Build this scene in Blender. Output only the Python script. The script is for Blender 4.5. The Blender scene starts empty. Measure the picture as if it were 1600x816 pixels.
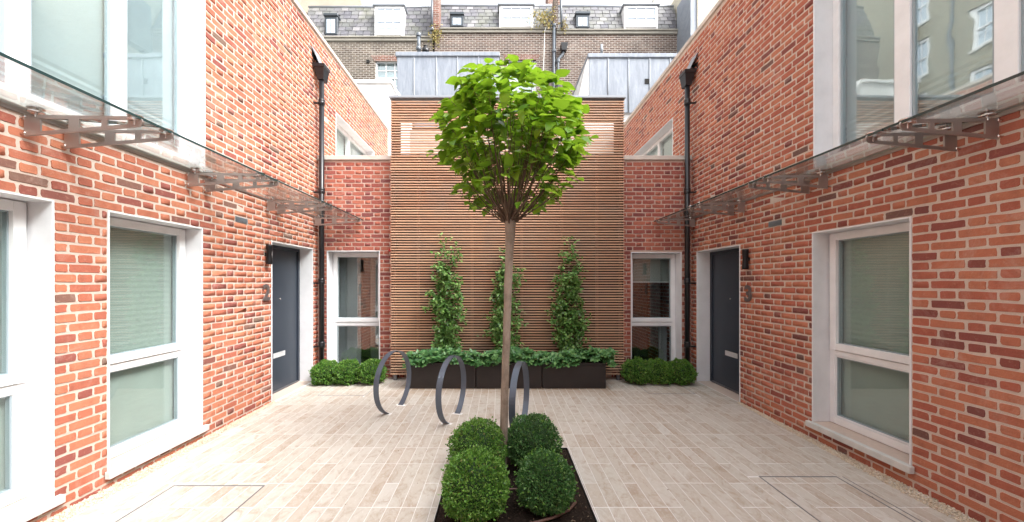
import bpy, math, random
import numpy as np
from mathutils import Vector, Matrix
R = math.radians
rng = np.random.default_rng(7)
random.seed(7)
S = bpy.context.scene
COL = S.collection

# ------------------------------------------------------------------ camera
cam_d = bpy.data.cameras.new('camera'); cam = bpy.data.objects.new('camera', cam_d); COL.objects.link(cam)
CH = 1.69
cam.location = (0, 0, CH); cam.rotation_euler = (R(90), 0, 0)
cam_d.sensor_width = 36; cam_d.lens = 36*566/1600
cam_d.shift_x = .01125; cam_d.shift_y = .02156
cam_d.clip_start = .05; cam_d.clip_end = 1000
S.camera = cam
# ------------------------------------------------------------------ sky, sun, exposure
SUN_EL, SUN_AZ = 46, 118
w = bpy.data.worlds.new('World'); S.world = w; w.use_nodes = True
nt = w.node_tree; nt.nodes.clear()
sk = nt.nodes.new('ShaderNodeTexSky'); sk.sky_type = 'NISHITA'; sk.sun_disc = False
sk.sun_elevation = R(SUN_EL); sk.sun_rotation = R(SUN_AZ); sk.dust_density = 4; sk.air_density = 1.0
hs = nt.nodes.new('ShaderNodeHueSaturation'); hs.inputs['Saturation'].default_value = .13; hs.inputs['Value'].default_value = 1.5
bg = nt.nodes.new('ShaderNodeBackground'); bg.inputs['Strength'].default_value = .15
wo = nt.nodes.new('ShaderNodeOutputWorld')
nt.links.new(sk.outputs[0], hs.inputs['Color']); nt.links.new(hs.outputs[0], bg.inputs[0]); nt.links.new(bg.outputs[0], wo.inputs[0])
sd = bpy.data.lights.new('sun', 'SUN'); sun = bpy.data.objects.new('sun', sd); COL.objects.link(sun)
sd.energy = .6; sd.angle = R(14); sd.color = (1, .965, .92)
dv = Vector((math.cos(R(SUN_EL))*math.sin(R(SUN_AZ)), math.cos(R(SUN_EL))*math.cos(R(SUN_AZ)), math.sin(R(SUN_EL))))
sun.rotation_euler = dv.to_track_quat('Z', 'Y').to_euler(); sun.location = (5, 0, 20)
S.view_settings.view_transform = 'Standard'; S.view_settings.look = 'None'
S.view_settings.exposure = 1.74; S.view_settings.gamma = 1
S.render.engine = 'CYCLES'
S.cycles.max_bounces = 8; S.cycles.transparent_max_bounces = 16; S.cycles.diffuse_bounces = 4

# ------------------------------------------------------------------ materials
def mat(name, col=(.5,.5,.5), rough=.6, metal=0, spec=.5):
    m = bpy.data.materials.new(name); m.use_nodes = True
    b = m.node_tree.nodes['Principled BSDF']
    b.inputs['Base Color'].default_value = (*col, 1); b.inputs['Roughness'].default_value = rough
    b.inputs['Metallic'].default_value = metal; b.inputs['Specular IOR Level'].default_value = spec
    return m
def N(m, t, **kw):
    n = m.node_tree.nodes.new(t)
    for k, v in kw.items():
        if k in n.inputs: n.inputs[k].default_value = v
        else: setattr(n, k, v)
    return n
def L(m, a, b): m.node_tree.links.new(a, b)
def bsdf(m): return m.node_tree.nodes['Principled BSDF']
def geo_pos(m): return N(m, 'ShaderNodeNewGeometry').outputs['Position']
def noise(m, scale, detail=4, rough=.55, vec=None, dist=0):
    n = N(m, 'ShaderNodeTexNoise', Scale=scale, Detail=detail, Roughness=rough, Distortion=dist)
    L(m, vec or geo_pos(m), n.inputs['Vector']); return n.outputs['Fac']
def ramp(m, fac, stops):
    r = N(m, 'ShaderNodeValToRGB'); e = r.color_ramp.elements
    while len(e) < len(stops): e.new(.5)
    for i, (p, c) in enumerate(stops):
        e[i].position = p; e[i].color = (*c, 1) if len(c) == 3 else c
    L(m, fac, r.inputs[0]); return r.outputs[0]
def mixc(m, a, b, fac, mode='MIX'):
    x = N(m, 'ShaderNodeMix', data_type='RGBA', blend_type=mode)
    for s, v in ((6, a), (7, b)):
        if isinstance(v, tuple): x.inputs[s].default_value = (*v, 1)
        else: L(m, v, x.inputs[s])
    if isinstance(fac, (int, float)): x.inputs[0].default_value = fac
    else: L(m, fac, x.inputs[0])
    return x.outputs[2]
def mathn(m, op, a, b=0.0):
    x = N(m, 'ShaderNodeMath', operation=op)
    for i, v in enumerate((a, b)):
        if isinstance(v, (int, float)): x.inputs[i].default_value = v
        else: L(m, v, x.inputs[i])
    return x.outputs[0]
def bump(m, h, strength=.4, dist=.01):
    b = N(m, 'ShaderNodeBump', Strength=strength, Distance=dist); L(m, h, b.inputs['Height'])
    L(m, b.outputs[0], bsdf(m).inputs['Normal'])
def pieces_random(m, k=1.0):       # a random number for each piece, joined or an object of its own
    g = N(m, 'ShaderNodeNewGeometry'); o = N(m, 'ShaderNodeObjectInfo')
    s = mathn(m, 'ADD', g.outputs['Random Per Island'], o.outputs['Random'])
    return mathn(m, 'FRACT', mathn(m, 'MULTIPLY', s, k))
def base(m, c): L(m, c, bsdf(m).inputs['Base Color'])

def brick_mat(name, stops):
    m = mat(name, rough=.9, spec=.25)
    r = pieces_random(m)
    c = ramp(m, r, stops)
    n1 = noise(m, 14, 5, .65); n2 = noise(m, 90, 3)
    c = mixc(m, c, (.16, .055, .04), mathn(m, 'MULTIPLY', ramp(m, n1, [(.5, (0,0,0)), (.8, (1,1,1))]), .45))
    c = mixc(m, c, (.62, .40, .28), mathn(m, 'MULTIPLY', ramp(m, noise(m, 35, 5, .7), [(.55, (0,0,0)), (.85, (1,1,1))]), .35))
    n3 = noise(m, 1.3, 3)
    c = mixc(m, c, (.60,.48,.42), mathn(m, 'MULTIPLY', ramp(m, noise(m, 2.6, 6, .75, dist=1.0), [(.55,(0,0,0)),(.75,(1,1,1))]), .30))
    c = mixc(m, c, (.20,.10,.07), mathn(m, 'MULTIPLY', ramp(m, noise(m, 1.7, 7, .75), [(.56,(0,0,0)),(.78,(1,1,1))]), .35))
    c = mixc(m, c, (1.25, 1.2, 1.15), ramp(m, n3, [(.35, (0,0,0)), (.7, (.45,.45,.45))]), 'MULTIPLY')
    base(m, c); bump(m, mathn(m, 'ADD', n2, mathn(m, 'MULTIPLY', n1, 1.5)), .5, .004)
    return m
ORANGE = [(0, (.425,.15,.088)), (.25, (.46,.178,.104)), (.5, (.405,.138,.083)), (.84, (.365,.115,.074)), (.88, (.27,.082,.062)), (.95, (.235,.075,.062)), (1, (.17,.115,.088))]
REDDER = [(0, (.41,.144,.088)), (.25, (.44,.165,.098)), (.5, (.385,.122,.078)), (.83, (.345,.103,.069)), (.875, (.25,.075,.06)), (.95, (.20,.064,.056)), (1, (.145,.09,.075))]
DEEP = [(0, (.33,.105,.072)), (.3, (.36,.12,.078)), (.55, (.30,.088,.062)), (.82, (.25,.07,.056)), (1, (.16,.05,.048))]
M = {}
M['brick_orange'] = brick_mat('orange handmade brick', ORANGE)
M['brick_red'] = brick_mat('red handmade brick', REDDER)
M['brick_deep'] = brick_mat('deep red handmade brick', DEEP)
def mortar_mat(name, c):
    m = mat(name, rough=.95, spec=.1)
    n = noise(m, 30, 5, .7); n2 = noise(m, 200, 2)
    base(m, mixc(m, c, tuple(x*.72 for x in c), n)); bump(m, mathn(m, 'ADD', n, n2), .6, .004)
    return m
M['mortar'] = mortar_mat('cream pink lime mortar', (.67,.545,.47))
M['mortar_back'] = mortar_mat('pink mortar of end wall', (.54,.385,.32))
M['cement'] = mortar_mat('smooth cement', (.5,.45,.4))
M['grout'] = mortar_mat('white paving grout', (.88,.87,.85))
def stone(name, c, sc=6):
    m = mat(name, rough=.75, spec=.3)
    n = noise(m, sc, 6, .6); n2 = noise(m, sc*20, 3)
    base(m, mixc(m, c, tuple(x*.75 for x in c), ramp(m, n, [(.35,(0,0,0)),(.75,(1,1,1))])))
    bump(m, n2, .25, .002); return m
M['sill'] = stone('pale limestone sill', (.63,.625,.60)); M['coping'] = stone('buff stone coping', (.60,.53,.47), 4)
M['render'] = stone('white painted render', (.80,.79,.77), 2)
def paint(name, c, rough=.4):
    m = mat(name, c, rough); n = noise(m, 5, 5, .6)
    base(m, mixc(m, c, tuple(x*.88 for x in c), ramp(m, n, [(.4,(0,0,0)),(.8,(1,1,1))])))
    bump(m, noise(m, 160, 2), .06, .001); return m
M['white'] = paint('white window paint', (.80,.80,.81)); M['lining'] = paint('white aluminium lining', (.74,.74,.76), .45)
M['door'] = paint('slate blue door paint', (.035,.045,.062), .38); M['door_frame'] = paint('dark door frame paint', (.028,.036,.052), .4)
M['seal'] = mat('dark glazing seal', (.10,.13,.14), .4)
M['spacer'] = mat('grey blue glazing spacer', (.28,.34,.37), .35)
M['iron'] = paint('black gloss iron paint', (.012,.012,.014), .3); M['blackmat'] = mat('black lamp metal', (.014,.014,.016), .35, .5)
M['steel'] = mat('brushed steel', (.40,.355,.335), .38, .85)
m = M['steel']; bump(m, noise(m, 150, 2), .08, .001)
M['chrome'] = mat('polished steel', (.66,.64,.63), .25, 1)
M['satin'] = mat('satin silver metal', (.72,.72,.73), .45, .35)
M['hoop'] = paint('slate grey powder coat', (.095,.115,.15), .4)
M['hoop'].node_tree.nodes['Principled BSDF'].inputs['Metallic'].default_value = .35
M['edge'] = mat('dull galvanised edging', (.17,.17,.18), .5, .4)
M['numeral'] = mat('bronze grey numeral', (.20,.17,.165), .4, .6)
M['planter'] = mat('black brown planter', (.018,.015,.015), .4, .2)
m = M['planter']; n = noise(m, 4, 6, .7); base(m, mixc(m, (.012,.010,.010), (.04,.03,.028), n)); bump(m, noise(m, 60, 3), .15, .002)
M['pot_dark'] = mat('dark void', (.012,.011,.010), .9)
M['lead'] = mat('grey lead sheet', (.3,.33,.37), .55, .1)
m = M['lead']
sx = N(m, 'ShaderNodeSeparateXYZ'); L(m, geo_pos(m), sx.inputs[0])
cx = N(m, 'ShaderNodeCombineXYZ'); L(m, mathn(m, 'MULTIPLY', sx.outputs[0], 6.0), cx.inputs[0]); L(m, sx.outputs[2], cx.inputs[2]); L(m, sx.outputs[1], cx.inputs[1])
n = noise(m, 1.2, 6, .7, cx.outputs[0], .8); n2 = noise(m, 3, 5, .65, dist=1.5)
c = mixc(m, (.14,.155,.185), (.37,.395,.43), ramp(m, n, [(.3,(0,0,0)),(.7,(1,1,1))]))
base(m, mixc(m, c, (.22,.25,.30), n2)); bump(m, n2, .3, .02)
M['flash'] = mat('grey flashing', (.27,.29,.32), .5, .2)
def glass(name, tint, refl_rough=.02, ior=1.5, add=.0):
    m = bpy.data.materials.new(name); m.use_nodes = True; t = m.node_tree; t.nodes.clear()
    o = t.nodes.new('ShaderNodeOutputMaterial'); mx = t.nodes.new('ShaderNodeMixShader')
    tr = t.nodes.new('ShaderNodeBsdfTransparent'); tr.inputs[0].default_value = (*tint, 1)
    gl = t.nodes.new('ShaderNodeBsdfGlossy'); gl.inputs['Roughness'].default_value = refl_rough; gl.inputs[0].default_value = (.92,.97,.97,1)
    g = t.nodes.new('ShaderNodeNewGeometry')
    vm = t.nodes.new('ShaderNodeVectorMath'); vm.operation = 'DOT_PRODUCT'; t.links.new(g.outputs['Incoming'], vm.inputs[0]); t.links.new(g.outputs['True Normal'], vm.inputs[1])
    def mt(op, a, b):
        x = t.nodes.new('ShaderNodeMath'); x.operation = op; x.use_clamp = op == 'ADD'
        for i, v in enumerate((a, b)):
            if isinstance(v, (int, float)): x.inputs[i].default_value = v
            elif v is not None: t.links.new(v, x.inputs[i])
        return x.outputs[0]
    fr = mt('ADD', mt('MULTIPLY', mt('POWER', mt('SUBTRACT', 1.0, mt('ABSOLUTE', vm.outputs['Value'], None)), 5.0), .95), .04 + add); nz = t.nodes.new('ShaderNodeTexNoise'); nz.inputs['Scale'].default_value = 2.2
    t.links.new(g.outputs['Position'], nz.inputs['Vector'])
    bp = t.nodes.new('ShaderNodeBump'); bp.inputs['Strength'].default_value = .05; bp.inputs['Distance'].default_value = .02
    t.links.new(nz.outputs['Fac'], bp.inputs['Height']); t.links.new(bp.outputs[0], gl.inputs['Normal'])
    t.links.new(fr, mx.inputs[0])
    t.links.new(tr.outputs[0], mx.inputs[1]); t.links.new(gl.outputs[0], mx.inputs[2]); t.links.new(mx.outputs[0], o.inputs[0])
    return m
M['glass'] = glass('window glass', (.94,.965,.955), add=.03)
M['glass_up'] = glass('coated upper window glass', (.93,.96,.96), add=.10)
M['glass_dark'] = glass('plain window glass', (.90,.93,.93), add=.10)
M['canopy'] = glass('canopy glass', (.91,.935,.93), ior=1.42, add=.035)
M['canopy_edge'] = mat('dark green glass edge', (.02,.045,.045), .15)
def flat(name, c, r=.8, s=3):
    m = mat(name, c, r); n = noise(m, s, 3); base(m, mixc(m, c, tuple(x*.8 for x in c), n)); return m
M['blind'] = flat('pale green pleated blind', (.37,.435,.405)); M['blind_grey'] = flat('blue grey frosted blind', (.40,.47,.49))
M['roller'] = flat('grey green roller blind', (.34,.38,.35)); M['room'] = flat('dark room', (.08,.09,.10)); M['curtain'] = flat('grey net curtain', (.34,.36,.36))
# timber
m = M['timber'] = mat('cedar slat', rough=.7, spec=.3)
sx = N(m, 'ShaderNodeSeparateXYZ'); L(m, geo_pos(m), sx.inputs[0])
cx = N(m, 'ShaderNodeCombineXYZ')
L(m, mathn(m, 'MULTIPLY', sx.outputs[0], .25), cx.inputs[0]); L(m, sx.outputs[1], cx.inputs[1]); L(m, mathn(m, 'MULTIPLY', sx.outputs[2], 9), cx.inputs[2])
n = noise(m, 6, 5, .7, cx.outputs[0]); pr = pieces_random(m, 3.7)
c = ramp(m, pr, [(0,(.42,.225,.14)),(.4,(.57,.34,.215)),(.8,(.64,.40,.26)),(1,(.48,.30,.20))])
c = mixc(m, c, (.30,.14,.085), ramp(m, n, [(.48,(0,0,0)),(.75,(.8,.8,.8))]))
c = mixc(m, c, (.34,.27,.22), mathn(m, 'MULTIPLY', ramp(m, noise(m, 1.6, 5, .7), [(.45,(0,0,0)),(.7,(1,1,1))]), .55))
base(m, c); bump(m, noise(m, 60, 3, .6, cx.outputs[0]), .25, .002)
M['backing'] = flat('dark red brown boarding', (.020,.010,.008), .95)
M['batten'] = flat('stained dark batten', (.09,.042,.027), .85)
# paving
m = M['paver'] = mat('beige travertine', rough=.7, spec=.35)
pr = pieces_random(m, 5.3)
c = ramp(m, pr, [(0,(.53,.495,.435)),(.25,(.49,.445,.385)),(.5,(.545,.51,.455)),(.75,(.50,.445,.38)),(.92,(.45,.385,.32)),(1,(.56,.53,.48))])
sx = N(m, 'ShaderNodeSeparateXYZ'); L(m, geo_pos(m), sx.inputs[0])
cx = N(m, 'ShaderNodeCombineXYZ'); L(m, mathn(m, 'ADD', sx.outputs[0], mathn(m, 'MULTIPLY', pr, 9)), cx.inputs[0]); L(m, mathn(m, 'MULTIPLY', sx.outputs[1], .55), cx.inputs[1]); L(m, pr, cx.inputs[2])
n = noise(m, 9, 7, .7, cx.outputs[0], 1.2); n2 = noise(m, 45, 5, .7, cx.outputs[0], .6)
c = mixc(m, c, (.34,.25,.175), mathn(m, 'MULTIPLY', ramp(m, n, [(.47,(0,0,0)),(.66,(1,1,1))]), .65))
c = mixc(m, c, (.62,.61,.59), mathn(m, 'MULTIPLY', ramp(m, n2, [(.5,(0,0,0)),(.75,(1,1,1))]), .5))
c = mixc(m, c, (.28,.22,.18), mathn(m, 'MULTIPLY', ramp(m, noise(m, 28, 6, .75, cx.outputs[0], 2), [(.66,(0,0,0)),(.74,(1,1,1))]), .55))
# rusty run-off in front of the planters
st = mathn(m, 'MULTIPLY', ramp(m, mathn(m, 'ADD', sx.outputs[1], mathn(m, 'MULTIPLY', noise(m, 5, 4), .5)), [(0,(0,0,0)),(1,(1,1,1))]), 0)
mr = N(m, 'ShaderNodeMapRange'); mr.inputs[1].default_value = 5.55; mr.inputs[2].default_value = 6.05
L(m, mathn(m, 'ADD', sx.outputs[1], mathn(m, 'MULTIPLY', noise(m, 4, 4), .45)), mr.inputs[0])
inx = mathn(m, 'MULTIPLY', mathn(m, 'GREATER_THAN', sx.outputs[0], -1.5), mathn(m, 'LESS_THAN', sx.outputs[0], 1.75))
c = mixc(m, c, (.36,.22,.12), mathn(m, 'MULTIPLY', mathn(m, 'MULTIPLY', mr.outputs[0], inx), .55))
base(m, c); bump(m, n2, .2, .002)
m = M['gravel'] = mat('cream gravel', rough=.8); base(m, ramp(m, pieces_random(m), [(0,(.66,.55,.41)),(.4,(.72,.63,.50)),(.7,(.55,.43,.30)),(1,(.78,.72,.62))]))
m = M['soil'] = mat('dark soil', rough=.95, spec=.15)
n = noise(m, 45, 6, .75); base(m, ramp(m, n, [(.3,(.012,.008,.006)),(.6,(.035,.024,.018)),(.78,(.10,.07,.05))])); bump(m, n, .9, .02)
m = M['mulch'] = mat('bark chip', rough=.9); base(m, ramp(m, pieces_random(m), [(0,(.02,.012,.009)),(.6,(.05,.033,.024)),(.9,(.13,.09,.06)),(1,(.30,.24,.16))]))
m = M['bark'] = mat('grey brown bark', rough=.9, spec=.2)
sx = N(m, 'ShaderNodeSeparateXYZ'); L(m, geo_pos(m), sx.inputs[0]); cx = N(m, 'ShaderNodeCombineXYZ')
for i in (0, 1): L(m, sx.outputs[i], cx.inputs[i])
L(m, mathn(m, 'MULTIPLY', sx.outputs[2], .3), cx.inputs[2])
n = noise(m, 70, 6, .7, cx.outputs[0]); nb = noise(m, 7, 4)
c = mixc(m, (.17,.13,.10), (.35,.285,.23), n); base(m, mixc(m, c, (.10,.07,.05), ramp(m, nb, [(.5,(0,0,0)),(.75,(.8,.8,.8))]))); bump(m, n, .7, .006)
M['twig'] = flat('brown twig bark', (.13,.085,.055), .85, 30)
def leaf_mat(name, stops, trans=.35, rough=.45, tcol=(.35,.6,.05)):
    m = bpy.data.materials.new(name); m.use_nodes = True
    b = bsdf(m); b.inputs['Roughness'].default_value = rough; b.inputs['Specular IOR Level'].default_value = .35
    c = ramp(m, pieces_random(m, 2.3), stops)
    L(m, c, b.inputs['Base Color'])
    tl = N(m, 'ShaderNodeBsdfTranslucent'); L(m, mixc(m, c, tcol, .5), tl.inputs[0])
    mx = N(m, 'ShaderNodeMixShader'); mx.inputs[0].default_value = trans
    out = [x for x in m.node_tree.nodes if x.type == 'OUTPUT_MATERIAL'][0]
    L(m, b.outputs[0], mx.inputs[1]); L(m, tl.outputs[0], mx.inputs[2]); L(m, mx.outputs[0], out.inputs[0])
    return m
M['tree_leaf'] = leaf_mat('bright lime green leaf', [(0,(.035,.10,.013)),(.3,(.065,.165,.016)),(.55,(.14,.29,.022)),(.85,(.24,.43,.035)),(1,(.31,.50,.05))], .36, .30, (.42,.66,.03))
M['box_leaf'] = leaf_mat('box leaf', [(0,(.045,.125,.024)),(.4,(.10,.235,.036)),(.8,(.19,.36,.06)),(.97,(.30,.46,.12)),(1,(.28,.22,.10))], .22, .32, (.1,.28,.03))
M['box_leaf_cool'] = leaf_mat('cooler box leaf', [(0,(.035,.10,.03)),(.5,(.07,.17,.045)),(.85,(.12,.25,.07)),(1,(.22,.33,.13))], .2, .32, (.1,.26,.04))
M['box_leaf_bright'] = leaf_mat('young box leaf', [(0,(.10,.24,.04)),(1,(.20,.38,.08))], .25, .32, (.2,.42,.05))
M['climb_leaf'] = leaf_mat('climber leaf', [(0,(.05,.12,.03)),(.5,(.10,.21,.05)),(.85,(.18,.33,.08)),(1,(.30,.44,.16))], .25, .3, (.15,.32,.04))
M['ground_leaf'] = leaf_mat('ground cover leaf', [(0,(.045,.13,.045)),(.5,(.08,.20,.065)),(.85,(.13,.28,.09)),(1,(.2,.36,.13))], .18, .28, (.1,.28,.05))
M['dry_leaf'] = leaf_mat('yellowish weed leaf', [(0,(.30,.24,.08)),(.5,(.42,.33,.14)),(1,(.18,.20,.06))], .2, .6, (.4,.35,.1))
m = M['slate'] = mat('grey roof slate', rough=.6); c = ramp(m, pieces_random(m, 2.1), [(0,(.085,.085,.10)),(.4,(.15,.145,.16)),(.7,(.12,.125,.12)),(1,(.24,.23,.24))])
c = mixc(m, c, (.13,.135,.08), ramp(m, noise(m, 1.1, 4), [(.52,(0,0,0)),(.75,(.7,.7,.7))])); base(m, mixc(m, c, (.27,.265,.27), ramp(m, noise(m, 9, 5, .7), [(.5,(0,0,0)),(.8,(.6,.6,.6))])))
M['slate_gap'] = mat('dark slate underlay', (.02,.02,.022), .8)
def brickwork(name, axis, c1, c2, mortar, dirt=(.06,.05,.045), dirt_amt=.6, bw=.225, rh=.075, ms=.011):
    m = mat(name, rough=.9, spec=.2)
    sx = N(m, 'ShaderNodeSeparateXYZ'); L(m, geo_pos(m), sx.inputs[0]); cx = N(m, 'ShaderNodeCombineXYZ')
    L(m, sx.outputs[axis], cx.inputs[0]); L(m, sx.outputs[2], cx.inputs[1])
    b = N(m, 'ShaderNodeTexBrick', Scale=1.0); b.inputs['Brick Width'].default_value = bw; b.inputs['Row Height'].default_value = rh
    b.inputs['Mortar Size'].default_value = ms; b.inputs['Mortar Smooth'].default_value = .2; b.inputs['Bias'].default_value = -.1
    b.inputs['Color1'].default_value = (*c1, 1); b.inputs['Color2'].default_value = (*c2, 1); b.inputs['Mortar'].default_value = (*mortar, 1)
    L(m, cx.outputs[0], b.inputs['Vector'])
    c = mixc(m, b.outputs[0], dirt, mathn(m, 'MULTIPLY', ramp(m, noise(m, .8, 6, .7), [(.42,(0,0,0)),(.72,(1,1,1))]), dirt_amt))
    c = mixc(m, c, mortar, mathn(m, 'MULTIPLY', ramp(m, noise(m, 2.2, 7, .75), [(.52,(0,0,0)),(.70,(1,1,1))]), .5))
    base(m, c); inv = mathn(m, 'SUBTRACT', 1, b.outputs['Fac']); bump(m, mathn(m, 'ADD', inv, mathn(m, 'MULTIPLY', noise(m, 25, 4), .5)), .8, .012)
    return m
M['stock_a'] = brickwork('sooty yellow stock brickwork', 0, (.13,.10,.075), (.06,.045,.037), (.36,.33,.29), ms=.014)
M['stock_b'] = brickwork('brown stock brickwork', 0, (.15,.095,.075), (.065,.044,.04), (.38,.34,.30), dirt_amt=.4, ms=.014)
M['pale_brick'] = brickwork('pale cream brickwork', 0, (.62,.58,.46), (.55,.50,.40), (.66,.63,.55), dirt_amt=.05, ms=.008)
M['yellow_side'] = brickwork('yellow stock brickwork', 1, (.30,.27,.195), (.24,.215,.155), (.34,.32,.26), dirt_amt=.2)
M['red_far'] = brickwork('red brickwork', 0, (.42,.13,.06), (.28,.07,.045), (.6,.47,.4), dirt_amt=.05)
M['gable'] = stone('stained beige render', (.42,.36,.29), 1.2); M['grey_render'] = stone('grey render', (.40,.38,.35), 1.5)
M['chimney'] = brickwork('red brown chimney brickwork', 0, (.26,.11,.08), (.17,.08,.06), (.4,.34,.3))
M['cornice'] = stone('weathered cornice stone', (.30,.28,.24), 2.5)
M['asphalt'] = stone('grey ground', (.12,.115,.11), 3)
M['red'] = mat('red alarm plastic', (.35,.02,.02), .4)
M['cable'] = mat('pale cable', (.6,.6,.58), .5)
M['hose'] = mat('brown irrigation hose', (.16,.09,.07), .5)

# ------------------------------------------------------------------ builders
ORG = {}
class MB:
    def __init__(s): s.v = []; s.f = []; s.smooth = False
    def add(s, vs, fs):
        k = len(s.v); s.v += [tuple(p) for p in vs]; s.f += [tuple(i+k for i in f) for f in fs]; return s
    def hexa(s, p):   # 8 corners
        return s.add(p, [(0,3,2,1),(4,5,6,7),(0,1,5,4),(1,2,6,5),(2,3,7,6),(3,0,4,7)])
    def box(s, x0, x1, y0, y1, z0, z1):
        return s.hexa([(x0,y0,z0),(x1,y0,z0),(x1,y1,z0),(x0,y1,z0),(x0,y0,z1),(x1,y0,z1),(x1,y1,z1),(x0,y1,z1)])
    def bevel_box(s, x0, x1, y0, y1, z0, z1, b=.004):
        # box with chamfered edges (24 vertices)
        X=(x0,x1);Y=(y0,y1);Z=(z0,z1);sg=(1,-1);vs=[];idx={}
        for i in (0,1):
            for j in (0,1):
                for k in (0,1):
                    for a in range(3):
                        p=[X[i]+sg[i]*b,Y[j]+sg[j]*b,Z[k]+sg[k]*b]; p[a]=(X[i],Y[j],Z[k])[a]
                        idx[i,j,k,a]=len(vs); vs.append(p)
        fs=[]
        for a in range(3):
            for side in (0,1):
                o=[(0,0),(1,0),(1,1),(0,1)]; f=[]
                for q in o:
                    c=list(q); c.insert(a,side); f.append(idx[(*c,a)])
                fs.append(f)
        for a in range(3):      # edges along axis a
            o=[x for x in range(3) if x!=a]
            for q in [(0,0),(1,0),(1,1),(0,1)]:
                c0=[0,0,0]; c0[o[0]]=q[0]; c0[o[1]]=q[1]; c1=list(c0); c1[a]=1
                fs.append([idx[(*c0,o[0])],idx[(*c1,o[0])],idx[(*c1,o[1])],idx[(*c0,o[1])]])
        for i in (0,1):
            for j in (0,1):
                for k in (0,1): fs.append([idx[i,j,k,a] for a in range(3)])
        return s.add(vs,fs)
    def lathe(s, prof, c=(0,0,0), n=16, axis='z'):
        vs=[]; fs=[]
        for r, h in prof:
            for i in range(n):
                a=2*math.pi*i/n; p=(r*math.cos(a), r*math.sin(a), h)
                if axis=='x': p=(p[2],p[0],p[1])
                if axis=='y': p=(p[0],p[2],p[1])
                vs.append((p[0]+c[0],p[1]+c[1],p[2]+c[2]))
        for j in range(len(prof)-1):
            for i in range(n): fs.append((j*n+i,j*n+(i+1)%n,(j+1)*n+(i+1)%n,(j+1)*n+i))
        fs.append(tuple(range(n))[::-1]); fs.append(tuple(range((len(prof)-1)*n,len(prof)*n)))
        return s.add(vs,fs)
    def tube(s, pts, rad, n=8, cap=True):
        pts=[Vector(p) for p in pts]; rad=rad if hasattr(rad,'__len__') else [rad]*len(pts)
        vs=[]; fs=[]; prev=None
        for i,p in enumerate(pts):
            t=(pts[min(i+1,len(pts)-1)]-pts[max(i-1,0)]).normalized()
            if prev is None:
                u=t.orthogonal().normalized()
            else:
                u=(prev-t*prev.dot(t)).normalized()
            prev=u; v=t.cross(u)
            for k in range(n):
                a=2*math.pi*k/n; vs.append(p+(u*math.cos(a)+v*math.sin(a))*rad[i])
        for j in range(len(pts)-1):
            for i in range(n): fs.append((j*n+i,j*n+(i+1)%n,(j+1)*n+(i+1)%n,(j+1)*n+i))
        if cap: fs.append(tuple(range(n))[::-1]); fs.append(tuple(range((len(pts)-1)*n,len(pts)*n)))
        return s.add(vs,fs)
    def prism(s, poly, fn, a, b):   # 2D polygon extruded: fn(p, q, t) -> xyz
        n=len(poly); vs=[fn(p,q,a) for p,q in poly]+[fn(p,q,b) for p,q in poly]
        return s.add(vs,[tuple(range(n))[::-1],tuple(range(n,2*n))]+[(i,(i+1)%n,n+(i+1)%n,n+i) for i in range(n)])
    def build(s, name, m, parent=None, smooth=False, **props):
        v=np.array(s.v,dtype=float); c=(v.min(0)+v.max(0))/2; c[2]=v[:,2].min()
        me=bpy.data.meshes.new(name); me.from_pydata((v-c).tolist(),[],s.f)
        if smooth or s.smooth: me.polygons.foreach_set('use_smooth',[True]*len(me.polygons))
        me.materials.append(m if not isinstance(m,str) else M[m]); me.update()
        return link(name, me, c, parent, **props)
def link(name, me, c, parent=None, **props):
    o=bpy.data.objects.new(name, me); COL.objects.link(o); c=Vector(c); ORG[o.name]=c
    if parent: o.parent=parent; o.location=c-ORG[parent.name]
    else: o.location=c
    for k,v in props.items(): o[k]=v
    return o
def thing(name, loc, label, cat, group=None):
    o=bpy.data.objects.new(name,None); COL.objects.link(o); o.location=loc; ORG[o.name]=Vector(loc); o.empty_display_size=.2
    o['label']=label; o['category']=cat
    if group: o['group']=group
    return o
def tag(o,label,cat,group=None):
    o['label']=label; o['category']=cat
    if group: o['group']=group
    return o
def np_mesh(name, V, loops, sizes, m, smooth=False):
    me=bpy.data.meshes.new(name); me.vertices.add(len(V)); me.vertices.foreach_set('co',np.asarray(V,dtype=np.float32).ravel())
    loops=np.asarray(loops,dtype=np.int32); sizes=np.asarray(sizes,dtype=np.int32)
    me.loops.add(len(loops)); me.loops.foreach_set('vertex_index',loops)
    me.polygons.add(len(sizes)); st=np.concatenate(([0],np.cumsum(sizes)[:-1])).astype(np.int32)
    me.polygons.foreach_set('loop_start',st); me.polygons.foreach_set('loop_total',sizes)
    if smooth: me.polygons.foreach_set('use_smooth',[True]*len(sizes))
    me.materials.append(M[m] if isinstance(m,str) else m); me.update(calc_edges=True); me.validate()
    return me
def scatter(name, tv, tf, pos, Rm, sc, m, parent=None, smooth=False, **props):
    """template placed at every pos with rotation matrices Rm (N,3,3) and scales sc, joined as one mesh"""
    tv=np.asarray(tv,float); n=len(pos); k=len(tv)
    V=np.einsum('nij,kj->nki',Rm,tv)*np.asarray(sc).reshape(-1,1,1)+np.asarray(pos)[:,None,:]
    V=V.reshape(-1,3); c=(V.min(0)+V.max(0))/2; c[2]=V[:,2].min()
    fl=np.concatenate([np.array(f) for f in tf]); sz=np.array([len(f) for f in tf])
    loops=(fl[None,:]+np.arange(n)[:,None]*k).ravel(); sizes=np.tile(sz,n)
    return link(name,np_mesh(name,V-c,loops,sizes,m,smooth),c,parent,**props)
def basis(d, up):  # columns: x=side, y=d (length), z=normal
    d=d/np.linalg.norm(d,axis=-1,keepdims=True); s=np.cross(d,up); s/=np.linalg.norm(s,axis=-1,keepdims=True)+1e-9; nrm=np.cross(s,d)
    return np.stack([s,d,nrm],axis=-1)
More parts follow.
